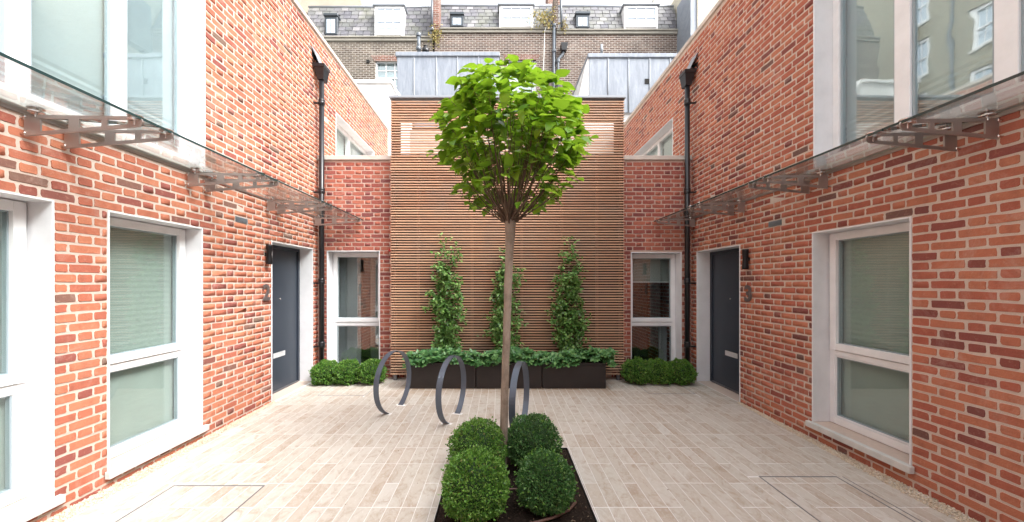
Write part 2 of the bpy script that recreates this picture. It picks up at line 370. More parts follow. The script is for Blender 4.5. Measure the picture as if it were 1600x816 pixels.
def rand_dirs(n):
    v=rng.normal(size=(n,3)); return v/np.linalg.norm(v,axis=1,keepdims=True)

# ------------------------------------------------------------------ bricks
def brick_geo(w, h, prot, rnd=.0016):
    """arrays of brick sizes -> vertices (n,24,3) centred, x along, y outward(+), z up"""
    n=len(w); hw=np.asarray(w)/2; hh=np.full(n,h/2) if np.isscalar(h) else np.asarray(h)/2
    r=rng.uniform(.003,.010,size=(n,4)); r=np.minimum(r,(hw*.45)[:,None])
    sx=[1,-1,-1,1]; sz=[1,1,-1,-1]; P=np.zeros((n,12,2)); k=0
    for q in range(4):
        a=(hw*sx[q]); b=(hh*sz[q]); dx=-sx[q]*r[:,q]; dz=-sz[q]*r[:,q]*.8
        first=np.stack([a,b+dz],-1); second=np.stack([a+dx,b],-1)
        if q%2==1: first,second=second,first
        P[:,k]=first; P[:,k+1]=second; k+=2
        if q in (0,2):   # mid point on the long sides
            P[:,k]=np.stack([hw*rng.uniform(-.4,.4,n), b],-1); k+=1
        else:
            P[:,k]=np.stack([a, hh*rng.uniform(-.3,.3,n)],-1); k+=1
    # order: q0(2) midtop | q1(2) midleft | q2(2) midbottom | q3(2) midright
    P+=rng.normal(0,rnd,size=P.shape)
    V=np.zeros((n,24,3)); V[:,:12,0]=P[...,0]; V[:,:12,2]=P[...,1]; V[:,:12,1]=-.006
    cx=np.sign(P)*.0035; Q=P-cx
    V[:,12:,0]=Q[...,0]; V[:,12:,2]=Q[...,1]
    pr=(prot+rng.normal(0,.0012,n))[:,None]; tx=rng.normal(0,.006,(n,1)); tz=rng.normal(0,.02,(n,1))
    V[:,12:,1]=pr+Q[...,0]*tx+Q[...,1]*tz
    return V
BF=[(i,(i+1)%12,12+(i+1)%12,12+i) for i in range(12)]+[tuple(range(12,24))]
def px_area(pts):
    """projected size in the frame of the 1600 px photo and whether inside"""
    p=np.asarray(pts,float); z=p[:,1]
    if (z<.3).any(): return 0
    x=782+566*p[:,0]/z; y=442.5-566*(p[:,2]-CH)/z
    if x.max()<0 or x.min()>1600 or y.max()<0 or y.min()>816: return 0
    x=np.clip(x,0,1600); y=np.clip(y,0,816)
    return (x.max()-x.min())*(y.max()-y.min())
def lay_bricks(u0,u1,z0,z1,openings,phase=0,pitch=.3375,course=.075,strw=.2115,hdw=.0995,hh=.0615):
    out=[]; row=0; z=z0
    while z+course*.6<=z1:
        zt=min(z+hh+.0, z1); segs=[(u0,u1)]
        for (a,b,c,d) in openings:
            if z+hh>c+.004 and z<d-.004:
                ns=[]
                for s0,s1 in segs:
                    if a>s0+1e-6 and a<s1: ns.append((s0,a-.004))
                    elif a>=s1: ns.append((s0,s1))
                    if b<s1 and b>s0: ns.append((b+.004,s1))
                    elif b<=s0: ns.append((s0,s1))
                segs=list(dict.fromkeys(ns))
        off=(row%2)*.16875+phase
        k0=int((u0-off)/pitch)-2
        for k in range(k0,int((u1-off)/pitch)+2):
            for s,wd in ((0,strw),(strw+.0125,hdw)):
                a=off+k*pitch+s+random.gauss(0,.0015); b=a+wd+random.gauss(0,.0015)
                for s0,s1 in segs:
                    aa,bb=max(a,s0),min(b,s1)
                    if a<s0+.03 and b>s0+.03: aa=s0
                    if b>s1-.03 and a<s1-.03: bb=s1
                    if bb-aa>.03:
                        zc=z+hh/2
                        h2=hh
                        for (oa,ob,oc,od) in openings:     # trim courses crossing head or sill of an opening
                            if aa<ob and bb>oa and z<od<z+hh: pass
                        out.append(((aa+bb)/2+0,zc+random.gauss(0,.0008),bb-aa,h2))
        z+=course; row+=1
    return out
cache={}
def place_bricks(house, face, bricks, m, prot=.004, nmax=300):
    """face: 'L','R' or 'B'; bricks (u,z,w,h) on that wall face"""
    if face=='L': fn=lambda x,y,z,u,v:(XL+y, u-x, z+v); rot=R(-90)
    elif face=='R': fn=lambda x,y,z,u,v:(XR-y, u+x, z+v); rot=R(90)
    else: fn=lambda x,y,z,u,v:(u-x, YB-y, z+v); rot=R(180)
    B=np.array(bricks); sz=[]
    for u,v,wd,h in bricks:
        pts=[fn(a*wd/2,0,b*h/2,u,v) for a in (-1,1) for b in (-1,1)]; sz.append(px_area(pts))
    order=np.argsort(-np.array(sz)); big=[i for i in order[:nmax] if sz[i]>0]; rest=np.array([i for i in range(len(bricks)) if i not in set(big)])
    for i in big:
        u,v,wd,h=bricks[i]; key=(m,round(wd/.01),random.randrange(4))
        if key not in cache:
            V=brick_geo(np.array([key[1]*.01]),h,prot)[0]; me=bpy.data.meshes.new('brick'); me.from_pydata(V.tolist(),[],BF); me.materials.append(M[m]); cache[key]=me
        c=fn(0,0,0,u,v); o=link('brick',cache[key],c,house); o.rotation_euler=(0,0,rot); o.scale=(wd/(key[1]*.01),1,1)
    V=brick_geo(B[rest,2],hb:=B[rest,3],prot); U=B[rest,0][:,None]; Z=B[rest,1][:,None]
    x,y,z=V[...,0],V[...,1],V[...,2]
    if face=='L': W=np.stack([XL+y,U-x,z+Z],-1)
    elif face=='R': W=np.stack([XR-y,U+x,z+Z],-1)
    else: W=np.stack([U-x,YB-y,z+Z],-1)
    n=len(rest); W=W.reshape(-1,3); c=(W.min(0)+W.max(0))/2; c[2]=W[:,2].min()
    fl=np.concatenate([np.array(f) for f in BF]); loops=(fl[None]+np.arange(n)[:,None]*24).ravel(); sizes=np.tile([4]*12+[12],n)
    link('brickwork',np_mesh('brickwork',W-c,loops,sizes,m),c,house,kind='stuff')

XL, XR, YB = -3.24, 3.39, 6.43
def PL(u,n,z): return (XL-n,u,z)
def PR(u,n,z): return (XR+n,u,z)
def PB(u,n,z): return (u,YB+n,z)
def pbox(mb,P,u0,u1,n0,n1,z0,z1,bev=0):
    a=P(u0,n0,z0); b=P(u1,n1,z1)
    q=[(min(a[i],b[i]),max(a[i],b[i])) for i in range(3)]
    f=mb.bevel_box if bev else mb.box
    return f(q[0][0],q[0][1],q[1][0],q[1][1],q[2][0],q[2][1],*( [bev] if bev else []))
def wall_core(P,u0,u1,z0,z1,ops,n0,n1):
    """one mesh: a wall of thickness n0..n1 with real openings, no faces inside"""
    us=sorted({u0,u1,*[min(max(x,u0),u1) for o in ops for x in o[:2]]}); zs=sorted({z0,z1,*[min(max(x,z0),z1) for o in ops for x in o[2:]]})
    def solid(i,j):
        if i<0 or j<0 or i>=len(us)-1 or j>=len(zs)-1: return False
        uc=(us[i]+us[i+1])/2; zc=(zs[j]+zs[j+1])/2
        return not any(a<uc<b and c<zc<d for a,b,c,d in ops)
    mb=MB()
    for i in range(len(us)-1):
        for j in range(len(zs)-1):
            if not solid(i,j): continue
            a,b,c,d=us[i],us[i+1],zs[j],zs[j+1]
            for n in (n0,n1): mb.add([P(a,n,c),P(b,n,c),P(b,n,d),P(a,n,d)],[(0,1,2,3)])
            if not solid(i-1,j): mb.add([P(a,n0,c),P(a,n1,c),P(a,n1,d),P(a,n0,d)],[(0,1,2,3)])
            if not solid(i+1,j): mb.add([P(b,n0,c),P(b,n1,c),P(b,n1,d),P(b,n0,d)],[(0,1,2,3)])
            if not solid(i,j-1): mb.add([P(a,n0,c),P(a,n1,c),P(b,n1,c),P(b,n0,c)],[(0,1,2,3)])
            if not solid(i,j+1): mb.add([P(a,n0,d),P(a,n1,d),P(b,n1,d),P(b,n0,d)],[(0,1,2,3)])
    return mb
def ring(mb,P,u0,u1,z0,z1,w_,n0,n1,bottom=True,bev=.003,wb=None):
    """picture-frame of four butted bars"""
    wb=w_ if wb is None else wb
    pbox(mb,P,u0,u0+w_,n0,n1,z0,z1,bev); pbox(mb,P,u1-w_,u1,n0,n1,z0,z1,bev)
    pbox(mb,P,u0+w_,u1-w_,n0,n1,z1-w_,z1,bev)
    if bottom: pbox(mb,P,u0+w_,u1-w_,n0,n1,z0,z0+wb,bev)
    return mb
def blind(P,parent,u0,u1,n,z0,z1,m,pitch=.025,amp=.006,name='blind'):
    mb=MB(); k=max(2,int((z1-z0)/pitch)); vs=[]; fs=[]
    for i in range(k+1):
        z=z1-(z1-z0)*i/k; nn=n+(amp if i%2 else 0); vs+=[P(u0,nn,z),P(u1,nn,z)]
    for i in range(k): fs.append((2*i,2*i+1,2*i+3,2*i+2))
    for i in range(k+1):
        z=z1-(z1-z0)*i/k; vs+=[P(u0,n+.012,z),P(u1,n+.012,z)]
    o=2*(k+1)
    for i in range(k): fs.append((o+2*i,o+2*i+1,o+2*i+3,o+2*i+2))
    mb.add(vs,fs); return mb.build(name,m,parent)
def casement(P,house,u0,u1,z0,z1,tr0,tr1,rec=.175,near_lo=True,bl='blind',inner=True,sill=True,dark=False):
    """tall window: opening light over a fixed light, in a lined reveal"""
    f=MB(); t=.014
    # reveal lining that stands 8 mm proud of the brick
    pbox(f,P,u0,u0+t,-.008,rec+.02,z0,z1,.002); pbox(f,P,u1-t,u1,-.008,rec+.02,z0,z1,.002); pbox(f,P,u0+t,u1-t,-.008,rec+.02,z1-t,z1,.002)
    win=f.build('window','lining',house)
    g=MB(); ring(g,P,u0+t,u1-t,z0+.005,z1-t,.055,rec,rec+.07,wb=.075)
    pbox(g,P,u0+t+.055,u1-t-.055,rec,rec+.07,tr0+.02,tr0+.075,.003); g.build('frame','white',win)
    c=MB(); a,b=u0+t+.012,u1-t-.012; ring(c,P,a+.004,b-.004,tr0+.082,z1-t-.012,.07,rec-.018,rec+.04); c.build('casement','white',win)
    # thin bead round the fixed light
    e=MB(); ring(e,P,u0+t+.058,u1-t-.058,z0+.083,tr0+.018,.012,rec+.006,rec+.05,bev=.001); e.build('glazing_bead','white',win)
    ga=(a+.074+.0,b-.074,tr0+.152,z1-t-.082); gb=(u0+t+.070,u1-t-.070,z0+.095,tr0+.006)
    for q,(g0,g1,h0,h1) in enumerate((ga,gb)):
        s=MB(); ring(s,P,g0,g1,h0,h1,.010,rec+.015,rec+.052,bev=.001); s.build('glazing_seal','spacer',win)
        p=MB(); nn=rec+.022
        pbox(p,P,g0+.0105,g1-.0105,nn,nn+.006,h0+.0105,h1-.0105); p.build('pane','glass_dark' if dark else 'glass',win)
        if bl:
            if q==0: blind(P,win,g0-.02,g1+.02,rec+.085,h0-.04,h1+.02,bl,.027,.0022)
            else: blind(P,win,g0-.02,g1+.02,rec+.085,h0-.03,h1+.04,bl,.4,.0,'frosted_film')
    if sill:
        s=MB()
        lo,hi=z0-.06,z0
        pbox(s,P,u0-.03,u1+.03,-.055,-.009,lo,hi,.004); pbox(s,P,u0+.0,u1-.0,-.009,rec+.02,lo+.001,hi-.001); s.build('sill','sill',win)
    return win

# ------------------------------------------------------------------ ground
g=MB(); g.add([(-150,-150,-.03),(150,-150,-.03),(150,150,-.03),(-150,150,-.03)],[(0,1,2,3)]); g.build('ground','asphalt',kind='structure')
BX0,BX1,BY0,BY1=-.473,.687,2.15,3.72
# grout bed with a hole for the planting bed
g=wall_core(lambda u,n,z:(u,z,-n),-3.26,3.41,-4.4,6.44,[(BX0,BX1,BY0,BY1)],.0003,.05)
paving=g.build('paving','grout',kind='structure')
covers=[(-2.72,-1.97,2.27,3.02),(2.26,2.93,2.45,3.16),(-2.75,-2.04,5.45,6.12),(2.27,2.97,5.53,6.17)]
pv=[]; pw=.1072
ncol=int(6.34/.111)
x=-3.085-.1115
gx0={}
while x<3.30:
    y=-4.2+.33*random.randrange(0,3)
    yy=[]; 
    while y<6.40:
        ln=.33*random.choice((1,1,1,2,2)); yy.append((y,min(y+ln,6.41))); y+=ln
    for a,b in yy:
        segs=[(a+.0038,b-.0038)]
        xa,xb=x,x+pw
        parts=[(xa,xb,s0,s1) for s0,s1 in segs]
        holes=[(BX0-.004,BX1+.004,BY0-.004,BY1+.004)]
        for h in holes:
            np_=[]
            for (p0,p1,q0,q1) in parts:
                if p1<=h[0] or p0>=h[1] or q1<=h[2] or q0>=h[3]: np_.append((p0,p1,q0,q1)); continue
                if p0<h[0]: np_.append((p0,h[0],q0,q1))
                if p1>h[1]: np_.append((h[1],p1,q0,q1))
                m0,m1=max(p0,h[0]),min(p1,h[1])
                if q0<h[2]: np_.append((m0,m1,q0,h[2]))
                if q1>h[3]: np_.append((m0,m1,h[3],q1))
            parts=np_
        for c in covers:   # pavers are cut along the metal edge of an access cover
            np_=[]
            for (p0,p1,q0,q1) in parts:
                cuts_x=[p0]+[c_ for c_ in (c[0],c[1]) if p0+.012<c_<p1-.012 and not(q1<=c[2] or q0>=c[3])]+[p1]
                for i in range(len(cuts_x)-1):
                    r0,r1=cuts_x[i],cuts_x[i+1]
                    over = r1>c[0]+.001 and r0<c[1]-.001
                    cy=[q0]+[c_ for c_ in (c[2],c[3]) if over and q0+.012<c_<q1-.012]+[q1]
                    for j in range(len(cy)-1):
                        np_.append((r0+(.009 if i else 0),r1-(.009 if i<len(cuts_x)-2 else 0),cy[j]+(.009 if j else 0),cy[j+1]-(.009 if j<len(cy)-2 else 0)))
            parts=np_
        for p in parts:
            if p[1]-p[0]>.01 and p[3]-p[2]>.02: pv.append(p)
    x+=.1115
def paver_v(w_,l_,h=.004,b=.0012):
    a,c=w_/2,l_/2; return [(-a,-c,-.004),(a,-c,-.004),(a,c,-.004),(-a,c,-.004),(-a,-c,h-b),(a,-c,h-b),(a,c,h-b),(-a,c,h-b),(-a+b,-c+b,h),(a-b,-c+b,h),(a-b,c-b,h),(-a+b,c-b,h)]
PF=[(0,1,5,4),(1,2,6,5),(2,3,7,6),(3,0,4,7),(4,5,9,8),(5,6,10,9),(6,7,11,10),(7,4,8,11),(8,9,10,11)]
sz=[px_area([(a,c,0),(b,c,0),(b,d,0),(a,d,0)]) for a,b,c,d in pv]
order=sorted(range(len(pv)),key=lambda i:-sz[i]); big=set([i for i in order[:300] if sz[i]>0]); pc={}
rest=MB()
for i,(a,b,c,d) in enumerate(pv):
    w_,l_=b-a,d-c; hgt=.0035+random.uniform(-.0006,.0006)
    if i in big:
        key=(round(w_*200),round(l_*100))
        if key not in pc:
            me=bpy.data.meshes.new('paver'); me.from_pydata(paver_v(key[0]/200,key[1]/100),[],PF); me.materials.append(M['paver']); pc[key]=me
        o=link('paver',pc[key],((a+b)/2,(c+d)/2,-.004+hgt-.0035+.001),paving); o.scale=(w_/(key[0]/200),l_/(key[1]/100),1)
    else:
        rest.add([(x_+(a+b)/2,y_+(c+d)/2,z_-.004+hgt-.0035+.001) for x_,y_,z_ in paver_v(w_,l_)],PF)
rest.build('paver_field','paver',paving,kind='stuff')
# gravel margins
def gravel(name,fn,n,lab):
    ico=[(0,0,1),(.894,0,.447),(.276,.851,.447),(-.724,.526,.447),(-.724,-.526,.447),(.276,-.851,.447),(.724,.526,-.3),(-.276,.851,-.3),(-.894,0,-.3),(-.276,-.851,-.3),(.724,-.526,-.3)]
    fc=[(0,1,2),(0,2,3),(0,3,4),(0,4,5),(0,5,1),(1,6,2),(2,7,3),(3,8,4),(4,9,5),(5,10,1),(6,7,2),(7,8,3),(8,9,4),(9,10,5),(10,6,1)]
    pos=np.array([fn() for _ in range(n)]); Rm=basis(rand_dirs(n),rand_dirs(n))
    o=scatter(name,np.array(ico)*[1,.8,.6],fc,pos,Rm,rng.uniform(.005,.0105,n),'gravel',kind='stuff'); tag(o,lab,'gravel')
def gw(y): return .05+.10*max(0,min(1,(5.1-y)/2.2))
def gl():
    y=rng.uniform(1.6,5.15); return (XL+rng.uniform(0,1)*gw(y)+.004,y,rng.uniform(.0,.010))
def gr():
    y=rng.uniform(1.6,5.12); return (XR-rng.uniform(0,1)*gw(y)-.004,y,rng.uniform(.0,.010))
gravel('gravel_strip',gl,5200,'cream gravel strip along the foot of the orange left wall')
gravel('gravel_strip',gr,5200,'cream gravel strip along the foot of the redder right wall')

# ------------------------------------------------------------------ side houses
def side_house(side):
    P=PL if side=='L' else PR; X=XL if side=='L' else XR; sg=1 if side=='L' else -1
    zt=6.07 if side=='L' else 5.97; hd=2.29 if side=='L' else 2.24; dh=2.285 if side=='L' else 2.235
    sb=.145 if side=='L' else .19
    lab='orange brick town house along the left side of the courtyard' if side=='L' else 'deeper red brick town house along the right side of the courtyard'
    h=thing('brick_house',(X,3,0),lab,'house')
    win=[(2.985,3.937,sb,hd)]
    if side=='L': win.append((1.75,2.627,sb,hd))
    up0,up1=1.88,3.97 if side=='L' else 3.92
    upz0=2.87 if side=='L' else 2.85
    ops=[*win,(5.12,6.252,0,dh),(up0,up1,upz0,5.35),(7.12,9.3,3.96,5.06 if side=='L' else 4.95),(-3.2,-2.2,sb,hd),(-2.9,-.8,upz0,5.35)]
    core=wall_core(P,-4.5,10.42,-.02,zt,ops,0.0,.30); core.build('wall','mortar',h)
    zb=hd-.0055-30*.075+.0045-.004 if side=='L' else hd-.005-30*.075+.005
    zb=hd+.006-30*.075     # a bed joint lies at the window heads
    vent_u=4.53 if side=='L' else 4.47; vent_z=zb+round(((2.49 if side=='L' else 2.44)-zb-.03)/.075)*.075+.0308
    brick_open=[(a,b,c-(.03 if c<1 and c>.05 else 0),d) for a,b,c,d in ops]+[(vent_u-.108,vent_u+.108,vent_z-.025,vent_z+.025)]
    bs=lay_bricks(-4.5,10.41,zb-.075,zt-.005,brick_open,phase=.02 if side=='L' else .11)
    place_bricks(h,side,bs,'brick_orange' if side=='L' else 'brick_red')
    # coping
    c=MB(); y=-4.5; k=0
    while y<10.40:
        y1=min(y+.9,10.46); pbox(c,P,y,y1-.006,-.035,.34,zt,zt+.075,.006)
        y=y1
    c.build('coping','coping',h)
    for (a,b,z0,z1) in win: casement(P,h,a,b,z0,z1,.90,1.06)
    casement(P,h,-3.2,-2.2,sb,hd,.90,1.06)
    # big first floor windows
    for (a,b) in ((up0,up1),(-2.9,-.8)):
        f=MB(); t=.014; z0,z1=upz0,5.35; rec=.19
        pbox(f,P,a,a+t,-.008,rec+.02,z0,z1,.002); pbox(f,P,b-t,b,-.008,rec+.02,z0,z1,.002); pbox(f,P,a+t,b-t,-.008,rec+.02,z1-t,z1,.002)
        w_=f.build('window','lining',h)
        f=MB(); zs=3.03; pbox(f,P,a+t,b-t,rec-.06,rec+.07,z0+.07,zs,.003); ring(f,P,a+t,b-t,zs,z1-t,.07,rec,rec+.07,wb=.045)
        n=3; wid=(b-a-2*t-.14-2*.125)/3
        for i in (1,2):
            uu=b-t-.07-i*wid-(i-1)*.125; pbox(f,P,uu-.125,uu,rec,rec+.07,zs+.045,z1-t-.07,.003)
        f.build('frame','white',w_)
        for i in range(3):
            uu=b-t-.07-i*(wid+.125)
            s=MB(); ring(s,P,uu-wid,uu,zs+.045,z1-t-.07,.022,rec+.02,rec+.055,bev=.001); s.build('glazing_seal','spacer',w_)
            s=MB(); pbox(s,P,uu-wid+.0225,uu-.0225,rec+.03,rec+.036,zs+.0675,z1-t-.0925); s.build('pane','glass_up',w_)
            blind(P,w_,uu-wid-.01,uu+.01,rec+.09,zs,3.42,'blind_grey',.03,.006)
            blind(P,w_,uu-wid-.01,uu+.01,rec+.095,3.42,z1-.1,'blind_grey',.5,0,'voile')
        s=MB(); pbox(s,P,a-.05,b+.05,-.05,-.009,z0,z0+.065,.004); pbox(s,P,a+t,b-t,-.009,rec-.0,z0+.001,z0+.064); s.build('sill','sill',w_)
    # terrace side window
    a,b,z0,z1=ops[-3]; rec=.19; f=MB(); t=.014
    pbox(f,P,a,a+t,-.008,rec,z0,z1,.002); pbox(f,P,b-t,b,-.008,rec,z0,z1,.002); pbox(f,P,a+t,b-t,-.008,rec,z1-t,z1,.002)
    w_=f.build('window','lining',h); f=MB(); ring(f,P,a+t,b-t,z0,z1-t,.07,rec,rec+.07); mid=(a+b)/2; pbox(f,P,mid-.05,mid+.05,rec,rec+.07,z0+.07,z1-t-.07,.003); f.build('frame','white',w_)
    for q0,q1 in ((a+t+.07,mid-.05),(mid+.05,b-t-.07)):
        s=MB(); pbox(s,P,q0,q1,rec+.03,rec+.036,z0+.07,z1-t-.07); s.build('pane','glass',w_); blind(P,w_,q0,q1,rec+.1,z0,z1-.05,'blind_grey',.5,0,'voile')
    # door
    a,b=5.12,6.252; t=.014; rec=.215
    f=MB(); pbox(f,P,a,a+t,-.008,rec+.02,0,dh,.002); pbox(f,P,b-t,b,-.008,rec+.02,0,dh,.002); pbox(f,P,a+t,b-t,-.008,rec+.02,dh-t,dh,.002)
    d=f.build('doorway','lining',h)
    f=MB(); ring(f,P,a+t,b-t,.012,dh-t,.05,rec,rec+.07,bottom=False); f.build('door_frame','door_frame',d)
    f=MB(); pbox(f,P,a+t+.053,b-t-.053,rec+.022,rec+.066,.03,dh-t-.053,.003); f.build('door','door',d)
    f=MB(); pbox(f,P,a+t+.05,b-t-.05,rec-.0,rec+.07,.006,.028,.002); f.build('threshold','edge',d)
    mid=(a+b)/2
    f=MB(); zc=.57; ring(f,P,mid-.15,mid+.15,zc-.038,zc+.038,.012,rec+.012,rec+.022,bev=.002); pbox(f,P,mid-.137,mid+.137,rec+.0165,rec+.022,zc-.025,zc+.025,.001); f.build('letter_plate','satin',d)
    f=MB(); c=P(mid+.02,rec+.014,1.44); f.lathe([(.012,-.006),(.016,-.003),(.016,.004),(.012,.008)],c,14,'x'); f.build('door_viewer','chrome',d,smooth=True)
    # air brick
    f=MB(); pbox(f,P,vent_u-.105,vent_u+.105,-.004,-.001,vent_z-.033,vent_z+.033)
    v=f.build('air_vent','seal',h); f=MB()
    for i in range(5):
        z=vent_z-.026+i*.013; f.hexa([P(vent_u-.1,-.012,z-.004),P(vent_u+.1,-.012,z-.004),P(vent_u+.1,-.0045,z+.001),P(vent_u-.1,-.0045,z+.001),P(vent_u-.1,-.012,z-.001),P(vent_u+.1,-.012,z-.001),P(vent_u+.1,-.0045,z+.004),P(vent_u-.1,-.0045,z+.004)])
    f.build('louvre','flash',v)
    # roof and rooms so that nothing shows through
    f=MB(); pbox(f,P,-4.5,10.4,.30,5.2,zt-.5,zt-.3); f.build('roof','flash',h)
    f=MB(); pbox(f,P,-4.5,10.4,5.0,5.2,0,zt-.5); pbox(f,P,-4.5,10.4,.30,5.0,2.6,2.7); pbox(f,P,10.2,10.4,.30,5.0,0,zt-.5); pbox(f,P,-4.5,-4.3,.30,5.0,0,zt-.5); f.build('interior','room',h)
    # soot-black gap under coping is left to the light
    # lamp
    zl0,zl1,ul=(1.93,2.22,4.985) if side=='L' else (1.92,2.15,4.93)
    zl0=zl1-.27
    lx=X+sg*.058
    lm=thing('wall_lamp',(lx,ul,zl0),'black waisted wall lamp on '+('the orange brick left of the left front door' if side=='L' else 'the red brick right of the right front door'),'lamp','wall lamps beside the front doors')
    f=MB(); pr=[(.040,0),(.041,.02),(.037,.07),(.031,.135),(.037,.20),(.041,.25),(.040,.27)]
    f.lathe([(.034,.01),(.040,0)]+pr[1:]+[(.034,.262)],(lx,ul,zl0),20); f.build('lamp_body','blackmat',lm,smooth=True)
    f=MB(); f.box(min(X+sg*.001,lx-sg*.025),max(X+sg*.001,lx-sg*.025),ul-.013,ul+.013,zl0+.11,zl0+.16); f.build('wall_bracket','blackmat',lm)
    # numeral
    cu=bpy.data.curves.new('house_number','FONT'); cu.body='2' if side=='L' else '3'; cu.size=.30; cu.extrude=.006; cu.offset=.009; cu.align_x='CENTER'
    to=bpy.data.objects.new('tmp',cu); COL.objects.link(to); dg=bpy.context.evaluated_depsgraph_get(); me=bpy.data.meshes.new_from_object(to.evaluated_get(dg)); bpy.data.objects.remove(to)
    me.materials.clear(); me.materials.append(M['numeral'])
    o=link('house_number',me,(X+sg*.022,ul-.0 if side=='L' else ul,1.46 if side=='L' else 1.445))
    o.rotation_euler=(R(90),0,R(90) if side=='L' else R(-90))
    tag(o,'bronze grey numeral two on the orange brick beside the left front door' if side=='L' else 'bronze grey numeral three on the red brick beside the right front door','number')
    return h
side_house('L'); side_house('R')

# ------------------------------------------------------------------ end wall
bw=thing('brick_wall',(0,YB,0),'low deep red brick end wall with a stone coping, behind the timber screen','wall')
wl=(-3.08,-2.14,.10,2.265); wr=(2.315,3.215,.10,2.24)
core=wall_core(PB,XL+.001,XR-.001,-.02,3.87,[wl,wr],0,.3); core.build('wall','mortar_back',bw)
bs=lay_bricks(XL+.012,-1.70,2.265+.006-31*.075,3.865,[wl],phase=.07)+lay_bricks(1.97,XR-.012,2.265+.006-31*.075,3.865,[wr],phase=.16)
place_bricks(bw,'B',bs,'brick_deep',prot=.004)
f=MB(); f.bevel_box(XL+.002,-1.9,YB-.035,YB+.33,3.87,3.945,.006); f.bevel_box(-1.894,2.13,YB+.0,YB+.33,3.87,3.945,.006); f.bevel_box(2.136,XR-.002,YB-.035,YB+.33,3.87,3.945,.006); f.build('coping','coping',bw)
for k,(a,b,z0,z1) in enumerate((wl,wr)):
    wd=casement(PB,bw,a,b,z0,z1,.90,1.055,rec=.2,bl=None,sill=False,dark=True)
    f=MB()
    if k==0:
        f.box(a-.2,a+.44,YB+.42,YB+.44,z0,z1); f.build('curtain','curtain',wd)
        f=MB(); f.box(a+.45,b+.4,YB+.9,YB+.92,z0,z1); f.build('room_wall','roller',wd)
    else:
        f.box(a-.1,b+.1,YB+.34,YB+.35,1.72,z1); f.build('roller_blind','roller',wd); f=MB(); f.box(a-.1,b+.1,YB+.33,YB+.36,1.70,1.72); f.build('blind_rail','white',wd)
        f=MB(); f.box(b-.22,b-.08,YB+.40,YB+.45,z0,.9); f.build('curtain','curtain',wd)
    f=MB(); f.box(a-.4,b+.6,YB+1.9,YB+1.95,-.02,2.6); f.build('room_back','room',wd)
    f=MB(); f.box(a-.4,b+.6,YB+.3,YB+1.9,2.5,2.6); f.build('ceiling','room',wd)
    f=MB(); f.box(a-.45,a-.4,YB+.3,YB+1.95,-.02,2.6); f.box(b+.6,b+.65,YB+.3,YB+1.95,-.02,2.6); f.build('side_wall','room',wd)
# terrace floor and things beyond it
f=MB(); f.box(XL+.0,XR,YB+.3,10.45,3.55,3.72); f.build('roof_terrace','coping',kind='structure')

# ------------------------------------------------------------------ slatted screen
SX0,SX1,SY=-1.905,2.145,6.27
sc=thing('slatted_screen',(.12,SY,0),'tall cedar slatted timber screen with a grey metal capping','screen')
zs0,zs1=.105,4.87; ns=106; pitch=(zs1-zs0)/ns
slm=[]
for v in range(3):
    f=MB(); f.bevel_box(SX0,SX1,SY,SY+.028,0,.0200,.0012); 
    a=np.array(f.v); c=np.array([(SX0+SX1)/2,SY+.018,0]); me=bpy.data.meshes.new('slat'); me.from_pydata((a-c).tolist(),[],f.f); me.materials.append(M['timber']); slm.append(me)
for i in range(ns):
    o=link('slat',slm[i%3],((SX0+SX1)/2+random.uniform(-.003,.003),SY+.018+random.uniform(-.0015,.0015),zs0+i*pitch),sc)
for xx in (SX0+.03,-1.46,-.52,.35,1.05,1.66,SX1-.075):
    f=MB(); f.box(xx,xx+.045,SY+.0385,SY+.08,.10,3.95 if -1.75<xx<1.95 else 4.86); f.build('batten','batten',sc)
f=MB(); ox0,ox1,oz0,oz1=-1.76,2.0,3.955,4.53  # board opening shaped for the band of light between the upper slats
bk=wall_core(lambda u,n,z:(u,SY+n,z),SX0+.02,SX1-.02,.12,4.85,[(ox0,ox1,oz0,oz1)],.115,.128); bk.build('backing_board','backing',sc)
for q in (SX0+.005,SX1-.02): f=MB(); f.box(q,q+.015,SY+.037,YB+.06,.12,4.86); f.build('side_board','backing',sc)
f=MB(); f.bevel_box(SX0-.02,SX1+.02,SY-.03,SY+.22,4.885,4.93,.005); f.build('capping','flash',sc)
f=MB()
for xx in (SX0+.05,-.4,1.0,SX1-.12): f=MB(); f.box(xx,xx+.05,SY+.02,SY+.07,0,.10); f.build('foot','edge',sc)

